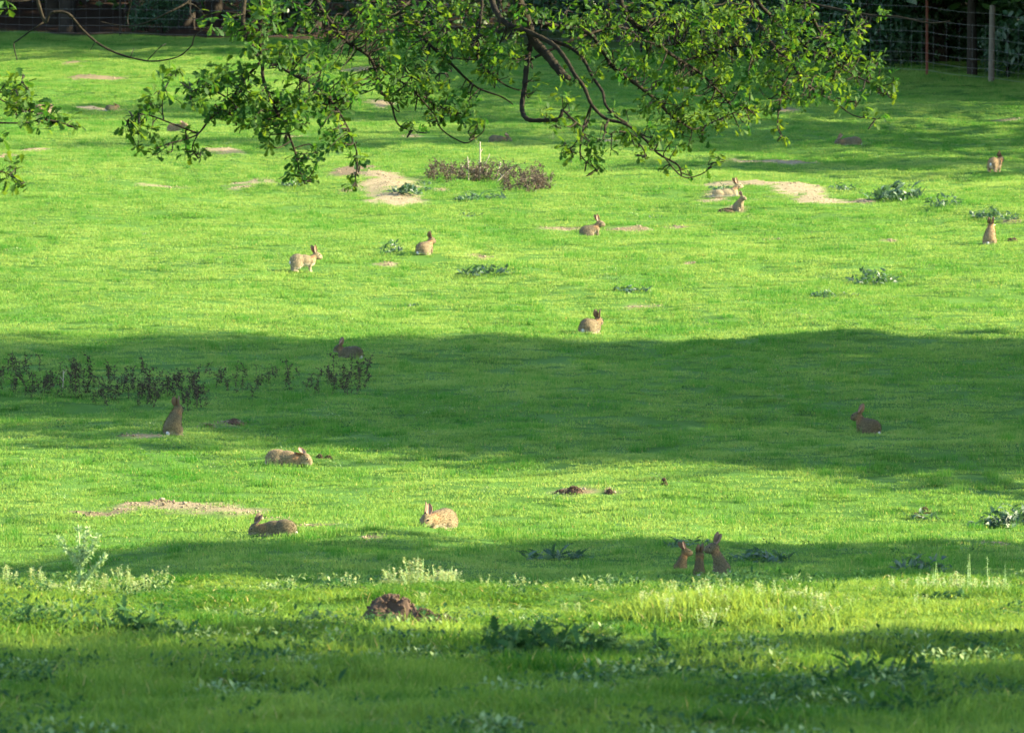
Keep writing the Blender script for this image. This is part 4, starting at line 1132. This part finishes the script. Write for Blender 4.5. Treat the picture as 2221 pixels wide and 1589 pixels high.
TH = [(850, 549, .40, .95, 26, 'upright grey-green thistle left of the sitting rabbit that looks right'), (1055, 598, .62, .5, 24, 'low spreading thistle below the dark burrow hole'),
      (1893, 617, .62, .85, 34, 'largest dark green thistle clump in the sunlit grass at right'), (1785, 645, .36, .7, 22, 'small thistle just left of and below the largest right-hand clump'),
      (1840, 643, .3, .4, 12, 'flat little thistle between two bigger clumps at right'), (1945, 435, .72, .85, 34, 'bushy grey-green thistle clump right of the sandy mound'), (1905, 428, .45, .6, 20, 'thistle at the left end of the bushy row beyond the sandy mound'),
      (2050, 449, .58, .85, 28, 'bushy thistle clump, middle of the row running to the right edge'), (2140, 474, .52, .75, 24, 'dark thistle clump right behind the rabbit with spread ears'), (2185, 478, .4, .6, 18, 'thistle by the mole heap at the right edge'),
      (880, 421, .5, .7, 24, 'thistle growing on the right side of the sandy slope'), (920, 414, .36, .5, 16, 'little thistle above the sandy slope'), (1020, 436, .5, .5, 22, 'low thistle below the dead brown stalks'), (1070, 432, .4, .55, 18, 'thistle right of the low one below the dead stalks'),
      (640, 405, .5, .5, 18, 'thistle below the hanging oak twig end'), (1560, 412, .45, .5, 16, 'thistle left of the sandy mound'), (890, 665, .34, .35, 12, 'flat thistle rosette in the middle of the bright turf'), (1370, 632, .45, .3, 14, 'flat dark rosette in the middle distance right of centre'),
      (1830, 412, .5, .5, 18, 'faint thistle between the sandy mound and the bushy row'), (2190, 1140, .5, .75, 30, 'dark thistle clump in the sun at the right edge below the broad shadow'), (2140, 1143, .34, .55, 16, 'smaller thistle beside the clump at the right edge below the broad shadow'),
      (2000, 1128, .34, .6, 16, 'thistle with dark crumbs at right, above the near shade'), (1500, 1186, .42, .55, 20, 'thistle right behind the three young rabbits'), (1650, 1216, .5, .45, 20, 'flat thistle right of the three young rabbits'), (1200, 1212, .5, .35, 18, 'flat shaded thistle left of the three young rabbits'),
      (2000, 1235, .5, .55, 22, 'shaded thistle behind the pale weeds at lower right'), (920, 402, .3, .5, 10, 'sprig of thistle near the top of the sandy slope'), (1020, 468, .34, .25, 10, 'flat dark rosette above the sitting rabbits at centre'), (1415, 472, .34, .25, 10, 'flat rosette right of the profile rabbit'), (1600, 130 + 270, .3, .3, 8, 'tiny thistle on top of the sandy mound')]
for i, (x, y, w, up, n, lab) in enumerate(TH):
    thistle(hit(x, y, None, 52), w, up, n, lab, seed=400 + i)
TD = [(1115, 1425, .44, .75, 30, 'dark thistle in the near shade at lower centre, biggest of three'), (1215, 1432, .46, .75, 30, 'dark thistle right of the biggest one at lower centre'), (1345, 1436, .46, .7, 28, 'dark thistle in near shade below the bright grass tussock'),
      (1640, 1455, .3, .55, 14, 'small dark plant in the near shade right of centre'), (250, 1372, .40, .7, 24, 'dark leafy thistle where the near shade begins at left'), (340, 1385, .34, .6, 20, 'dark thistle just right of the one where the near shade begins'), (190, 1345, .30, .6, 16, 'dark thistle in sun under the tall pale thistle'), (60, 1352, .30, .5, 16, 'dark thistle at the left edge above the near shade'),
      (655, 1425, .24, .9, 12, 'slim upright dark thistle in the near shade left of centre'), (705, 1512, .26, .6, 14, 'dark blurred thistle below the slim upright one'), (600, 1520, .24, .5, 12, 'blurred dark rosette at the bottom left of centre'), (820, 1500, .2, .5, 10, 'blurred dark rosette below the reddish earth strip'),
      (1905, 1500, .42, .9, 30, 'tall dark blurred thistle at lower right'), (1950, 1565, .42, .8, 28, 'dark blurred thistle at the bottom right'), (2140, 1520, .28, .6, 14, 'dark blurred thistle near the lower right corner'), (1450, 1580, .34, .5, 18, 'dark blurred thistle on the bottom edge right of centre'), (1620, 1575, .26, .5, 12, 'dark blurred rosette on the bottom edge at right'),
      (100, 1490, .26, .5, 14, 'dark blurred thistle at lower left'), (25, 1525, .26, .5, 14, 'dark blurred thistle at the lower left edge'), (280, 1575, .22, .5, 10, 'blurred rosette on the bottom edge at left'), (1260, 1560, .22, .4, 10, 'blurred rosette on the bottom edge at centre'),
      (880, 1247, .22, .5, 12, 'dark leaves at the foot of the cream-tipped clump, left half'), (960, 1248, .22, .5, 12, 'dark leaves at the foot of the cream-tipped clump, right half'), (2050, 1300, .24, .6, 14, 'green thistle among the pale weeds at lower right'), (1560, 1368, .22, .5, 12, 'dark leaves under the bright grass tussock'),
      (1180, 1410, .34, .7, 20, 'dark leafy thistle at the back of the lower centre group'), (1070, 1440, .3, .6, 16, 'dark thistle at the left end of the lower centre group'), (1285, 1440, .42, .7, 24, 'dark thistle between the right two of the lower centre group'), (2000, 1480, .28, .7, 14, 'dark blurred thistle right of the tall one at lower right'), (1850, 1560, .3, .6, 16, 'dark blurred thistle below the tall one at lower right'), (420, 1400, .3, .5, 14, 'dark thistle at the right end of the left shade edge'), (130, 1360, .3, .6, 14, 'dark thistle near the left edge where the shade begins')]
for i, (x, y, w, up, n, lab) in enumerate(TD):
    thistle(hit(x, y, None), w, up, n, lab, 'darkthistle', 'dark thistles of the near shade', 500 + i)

def weed_mesh(name, h, n, leaf, mat, seed, spread=.06, narrow=.6, stems=4):
    q = random.Random(seed); parts = []; pos = []; dr = []; no = []; sc = []; lv = []
    for s in range(stems):
        a = q.uniform(0, 6.28); sp = spread * q.random(); hh = h * q.uniform(.6, 1.05)
        tip = np.array([math.cos(a) * (sp + .06 * hh), math.sin(a) * (sp + .06 * hh), hh]); b = np.array([math.cos(a) * sp * .5, math.sin(a) * sp * .5, -.02])
        P = smooth_path([b, (b + tip) / 2 + np.array([q.uniform(-.01, .01), q.uniform(-.01, .01), 0]), tip], 3)
        parts.append(tube(P, [.0028 * (1 - .6 * i / (len(P) - 1)) for i in range(len(P))], 4))
        for i in range(n):
            t = q.uniform(.15, 1.0); c = b + (tip - b) * t; az = q.uniform(0, 6.28)
            pos.append(c); dr.append((math.cos(az), math.sin(az), q.uniform(-.2, .8))); no.append((-math.cos(az) * .4, -math.sin(az) * .4, 1)); sc.append(leaf * q.uniform(.6, 1.2) * (1.15 - .5 * t)); lv.append(min(1, max(0, t * .7 + q.uniform(-.25, .35))))
    tv = OVAL[0] * np.array([1, narrow / .6, 1])
    V, F, L = leaf_cloud(tv, OVAL[1], np.array(pos), frames(np.array(dr), np.array(no)), np.array(sc), np.array(lv))
    lm = mesh(name + '_leaves', V, F, mat); add_float(lm, 'lv', L)
    v, f = join(parts)
    return mesh(name + '_stem', v, f, M['greenstem']), lm
WEED = [weed_mesh('weed_%d' % i, (.13, .17, .11, .20)[i], 22, .034, M['weed'], 600 + i, .10, .6, 6) for i in range(4)]
SPIKE = [weed_mesh('spike_%d' % i, (.26, .22)[i], 34, .026, M['paleweed'], 610 + i, .02, .4, 2) for i in range(2)]
DRY = weed_mesh('dry', .19, 3, .13, M['weed'], 620, .02, .22, 3)

def weed(px, d, kind, label, group, sc=1.0, name='leafy_weed', cat='weed', rz=None):
    x = (px - PW / 2) / FPX * d
    t = empty(name, (x, d, gz(x, d) - .005), random.uniform(0, 6.28) if rz is None else rz, sc)
    tag(t, label, cat, group)
    st = link('stem', kind[0], t); link('leaves', kind[1], st)
for i in range(44):
    weed(random.gauss(940, 75), random.uniform(41.2, 43.0), WEED[i % 4], 'sunlit cream-tipped weed in the clump on the crest at lower centre', 'cream-tipped weeds at lower centre', random.uniform(.6, 1.15))
weed(815, 42.2, SPIKE[1], 'yellow-green upright weed at the left of the cream-tipped clump', 'crest spikes', .55)
weed(962, 42.3, DRY, 'left one of the two pale dry grass heads on the crest', 'dry grass heads', .95, 'dry_grass_head', 'grass head')
weed(985, 42.4, DRY, 'right one of the two pale dry grass heads on the crest', 'dry grass heads', 1.0, 'dry_grass_head', 'grass head', 1.0)
for i in range(30):
    weed(random.uniform(0, 360), random.uniform(41.0, 43.6), WEED[i % 4], 'small sunlit weed on the crest round the tall pale thistle at left', 'crest weeds at left', random.uniform(.35, .95))
for i in range(22):
    weed(random.gauss(2085, 55), random.uniform(40.9, 42.3), SPIKE[i % 2] if i % 3 == 0 else WEED[i % 4], 'pale bushy weed in the sunlit clump at lower right', 'pale weeds at lower right', random.uniform(.6, .95))
weed(2148, 41.8, SPIKE[0], 'tall leaning pale stalk at the right of the lower right weed clump', 'crest spikes', .95)
for i in range(40):
    weed(random.uniform(1360, 1840), random.uniform(37.5, 39.5), WEED[i % 4], 'cream weed tangled in the bright grass tussock at lower right of centre', 'cream weeds in the tussock', random.uniform(.5, .9))
for i in range(54):
    weed(random.uniform(360, 2221), random.uniform(38.2, 43.6), WEED[i % 4], 'scattered low weed in the sunlit grass of the near crest', 'scattered crest weeds', random.uniform(.25, .6))
for i in range(7):
    weed(random.uniform(400, 640), random.uniform(41.8, 42.8), WEED[i % 4], 'low weed round the small bright tussock left of the cream clump', 'weeds round the small tussock', random.uniform(.5, .9))

def pale_thistle():
    d = 42.0; x = (172 - PW / 2) / FPX * d
    t = empty('pale_thistle', (x, d, gz(x, d) - .01)); tag(t, 'tall pale green thistle with raised spiny arms on the crest at left', 'thistle')
    arms = [((0, 0, 0), (.005, 0, .17), (-.01, .01, .42)), ((0, 0, .17), (-.05, 0, .24), (-.13, -.01, .345)), ((.0, 0, .18), (.06, 0, .25), (.12, .02, .36)), ((.0, 0, .20), (.03, .04, .30), (.05, .07, .40)), ((0, 0, .06), (.07, -.02, .13), (.16, -.03, .24))]
    for i, a in enumerate(arms):
        P = smooth_path(a, 5); n = len(P)
        v, f = tube(P, [(.0105 if i == 0 else .0075) * (1 - .6 * j / (n - 1)) for j in range(n)], 6)
        st = link('stem' if i == 0 else 'arm', mesh('pale_thistle_stem', v, f, M['greenstem'], True), t)
        q = np.random.default_rng(700 + i); m = 260
        tt = q.uniform(.25 if i == 0 else .05, 1, m); c = np.array([P[int(u * (n - 1))] for u in tt])
        dr = q.normal(size=(m, 3)) + [0, 0, .5]
        V, F, L = leaf_cloud(OVAL[0] * [1, .45, 1], OVAL[1], c, frames(dr, q.normal(size=(m, 3)) + [0, 0, .6]), q.uniform(.016, .042, m), q.uniform(0, 1, m))
        me = mesh('pale_thistle_leaves', V, F, M['paleweed']); add_float(me, 'lv', L)
        link('leaves', me, st)
pale_thistle()

# dead stalks
def dead_mesh(name, h, seed, mat):
    q = random.Random(seed); parts = []; pos = []; dr = []; no = []; sc = []; lv = []
    lean = np.array([q.uniform(-.55, .55) * h, q.uniform(-.35, .35) * h, h * q.uniform(.7, 1.0)])
    P = smooth_path([(0, 0, -.03), lean * .5 + np.array([q.uniform(-.02, .02), 0, 0]), lean], 4); n = len(P)
    parts.append(tube(P, [.0048 * (1 - .6 * i / (n - 1)) for i in range(n)], 4))
    for b in range(5):
        c = P[int(n * q.uniform(.15, .8))]; e = c + np.array([q.uniform(-.16, .16), q.uniform(-.06, .06), q.uniform(.02, .12)])
        parts.append(tube([c, e], [.0026, .0014], 3))
        for i in range(7):
            pos.append(c + (e - c) * q.random()); 
    for i in range(34): pos.append(P[int((n - 1) * q.uniform(.25, 1))] + np.array([q.gauss(0, .022), q.gauss(0, .022), q.gauss(0, .014)]))
    for p in pos:
        az = q.uniform(0, 6.28); dr.append((math.cos(az), math.sin(az), q.uniform(-1.4, .4))); no.append((q.gauss(0, 1), q.gauss(0, 1), .5)); sc.append(q.uniform(.015, .044)); lv.append(q.random())
    V, F, L = leaf_cloud(OVAL[0] * [1, .8, 2.0], OVAL[1], np.array(pos), frames(np.array(dr), np.array(no)), np.array(sc), np.array(lv))
    lm = mesh(name + '_leaves', V, F, mat); add_float(lm, 'lv', L)
    v, f = join(parts); return mesh(name + '_stem', v, f, M['deadstem']), lm
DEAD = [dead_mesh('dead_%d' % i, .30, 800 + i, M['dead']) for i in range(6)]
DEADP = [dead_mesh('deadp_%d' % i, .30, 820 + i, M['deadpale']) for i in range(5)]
def dead(px, py, kind, sc, label, group):
    p = hit(px, py, None, 52)
    t = empty('dead_nettle', (p[0], p[1], p[2]), random.uniform(0, 6.28), sc); tag(t, label, 'dead weed', group)
    st = link('stem', kind[0], t); link('withered_leaves', kind[1], st)
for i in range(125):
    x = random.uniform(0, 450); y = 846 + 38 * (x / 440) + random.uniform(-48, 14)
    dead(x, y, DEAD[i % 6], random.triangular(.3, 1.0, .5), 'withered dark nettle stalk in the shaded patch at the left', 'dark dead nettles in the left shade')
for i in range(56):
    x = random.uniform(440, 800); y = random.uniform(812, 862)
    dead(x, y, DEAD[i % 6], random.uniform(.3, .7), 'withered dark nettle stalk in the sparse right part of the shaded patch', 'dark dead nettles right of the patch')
for i in range(8):
    dead(random.uniform(705, 790), random.uniform(815, 850), DEAD[i % 6], random.uniform(.5, .85), 'withered dark stalk in the tuft below the crouched shade-tinted rabbit', 'dead stalks below the dark rabbit')
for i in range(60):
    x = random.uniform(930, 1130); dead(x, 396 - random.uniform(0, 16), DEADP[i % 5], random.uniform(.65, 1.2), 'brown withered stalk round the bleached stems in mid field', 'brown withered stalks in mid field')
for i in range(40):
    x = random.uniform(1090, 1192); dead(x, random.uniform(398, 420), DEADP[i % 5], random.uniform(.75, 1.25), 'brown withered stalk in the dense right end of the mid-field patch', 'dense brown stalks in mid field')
WS = [((1040, 392), (1041, 308), 'tallest bleached stem standing straight in the mid-field patch', 4.2), ((1016, 394), (1014, 340), 'straight bleached stem left of the tallest one', 3.2), ((1001, 388), (999, 356), 'short bleached stem at the left of the group', 3.0), ((1044, 372), (1062, 334), 'thin bleached stem leaning right from the tallest one', 2.0), ((1050, 388), (1058, 363), 'short bleached stem right of the tallest one', 2.8), ((1074, 388), (1086, 352), 'bleached stem leaning right, beyond the short ones', 3.2), ((1072, 396), (1112, 362), 'thick bleached stem lying far over to the right', 4.0), ((135, 842), (136, 800), 'single bleached stem in the dark nettle patch', 2.2)]
for (bx, by), (tx, ty), lab, w in WS:
    p = hit(bx, by, None, 52); s = FPX / p[1]
    t = empty('bleached_stem', p); tag(t, lab, 'dead stem', 'bleached dead stems')
    e = np.array([(tx - bx) / s, .05, (by - ty) / s]); P = smooth_path([(0, 0, -.03), e * .5 + np.array([.008, 0, 0]), e], 5); n = len(P)
    v, f = tube(P, [w / s * .48 * (1 - .35 * i / (n - 1)) for i in range(n)], 6)
    sk = link('stalk', mesh('bleached_stalk', v, f, M['whitestem'], True), t)
    for k in range(2):
        c = P[int(n * (.45 + .25 * k))]; v, f = tube([c, c + np.array([.035 * (1 if k else -1), .01, .05])], [w / s * .4, w / s * .22], 5)
        link('broken_twig', mesh('broken_twig', v, f, M['whitestem']), sk)

# ------------------------------------------------------------------ mole heaps
def heap(px, py, w, h, label, seed, d0=52, n=44):
    p = hit(px, py, None, d0); q = np.random.default_rng(seed)
    V = []; F = []
    rings, segs = n // 2, n
    for i in range(rings + 1):
        t = i / rings
        for j in range(segs):
            a = 2 * math.pi * j / segs
            x, y = math.cos(a) * t, math.sin(a) * t
            rr = 1 + .22 * float(vnoise(np.array([x * 1.7 + seed]), np.array([y * 1.7]), seed)[0])
            z = h * (1 - t * t) ** .75 * (1 + .35 * float(fbm(np.array([x * 2.4]), np.array([y * 2.4 + seed]), seed, 2)[0])) + h * .09 * float(vnoise(np.array([x * 11]), np.array([y * 9 + seed]), seed)[0]) * (1 if t < .98 else 0)
            V.append((x * rr * w / 2, y * rr * w * .4, z - .015))
    for i in range(rings):
        for j in range(segs):
            j2 = (j + 1) % segs
            F.append((i * segs + j, (i + 1) * segs + j, (i + 1) * segs + j2, i * segs + j2))
    bm = bmesh.new(); bmesh.ops.create_icosphere(bm, subdivisions=1, radius=1.0)
    tv = np.array([v.co[:] for v in bm.verts]); tf = [[v.index for v in f.verts] for f in bm.faces]; bm.free()
    for c in range(110):
        a = q.uniform(0, 6.28); t = q.uniform(.1, 1.25); z = h * max(0, 1 - t * t) ** .75
        s = q.uniform(.02, .065) * h + .003
        b = len(V); V += [tuple(k) for k in tv * s * q.uniform(.7, 1.3, 3) * (1 + q.normal(0, .15, (len(tv), 1))) + [math.cos(a) * t * w / 2, math.sin(a) * t * w * .4, z]]
        F += [tuple(i + b for i in f) for f in tf]
    o = link('mole_heap', mesh('mole_heap', V, F, M['mole'], False), None, tuple(p))
    tag(o, label, 'mole heap', 'heaps of crumbly dark earth')
heap(850, 1352, .36, .155, 'biggest dark crumbly mole heap, in the near grass at lower centre', 1, 22, 64)
heap(915, 1354, .20, .085, 'low dark heap touching the right side of the biggest mole heap', 2, 22)
heap(957, 1356, .20, .06, 'reddish crumbled earth at the right end of the biggest mole heap', 3, 22)
heap(1244, 1069, .16, .055, 'small dark mole heap in the sun right of centre', 4)
heap(1215, 1070, .10, .03, 'flat crumb heap left of the small sunlit one right of centre', 5)
heap(1322, 1069, .07, .035, 'tiny lone crumb heap right of the small sunlit one', 6)
heap(508, 921, .22, .05, 'flat dark mole heap in the shade right of the tall alert rabbit', 7)
heap(452, 928, .12, .04, 'little mole heap nearest the tall alert rabbit', 8)
heap(693, 994, .07, .035, 'left one of two dark lumps right of the lying rabbit', 9)
heap(712, 995, .07, .03, 'right one of two dark lumps right of the lying rabbit', 10)
heap(2195, 526, .22, .06, 'brown earth heap right of the rabbit with spread ears', 11)
heap(1575, 461, .28, .06, 'brown earth heap in front of the upright rabbit on the mound', 12)
heap(2005, 1112, .11, .045, 'dark crumbly heap at right in the sun below the broad shadow', 13)
heap(1985, 1122, .10, .035, 'lower crumbs left of the crumbly heap at right', 14)
heap(1440, 1052, .06, .06, 'small dark lump in the sun right of centre near the broad shadow', 15)
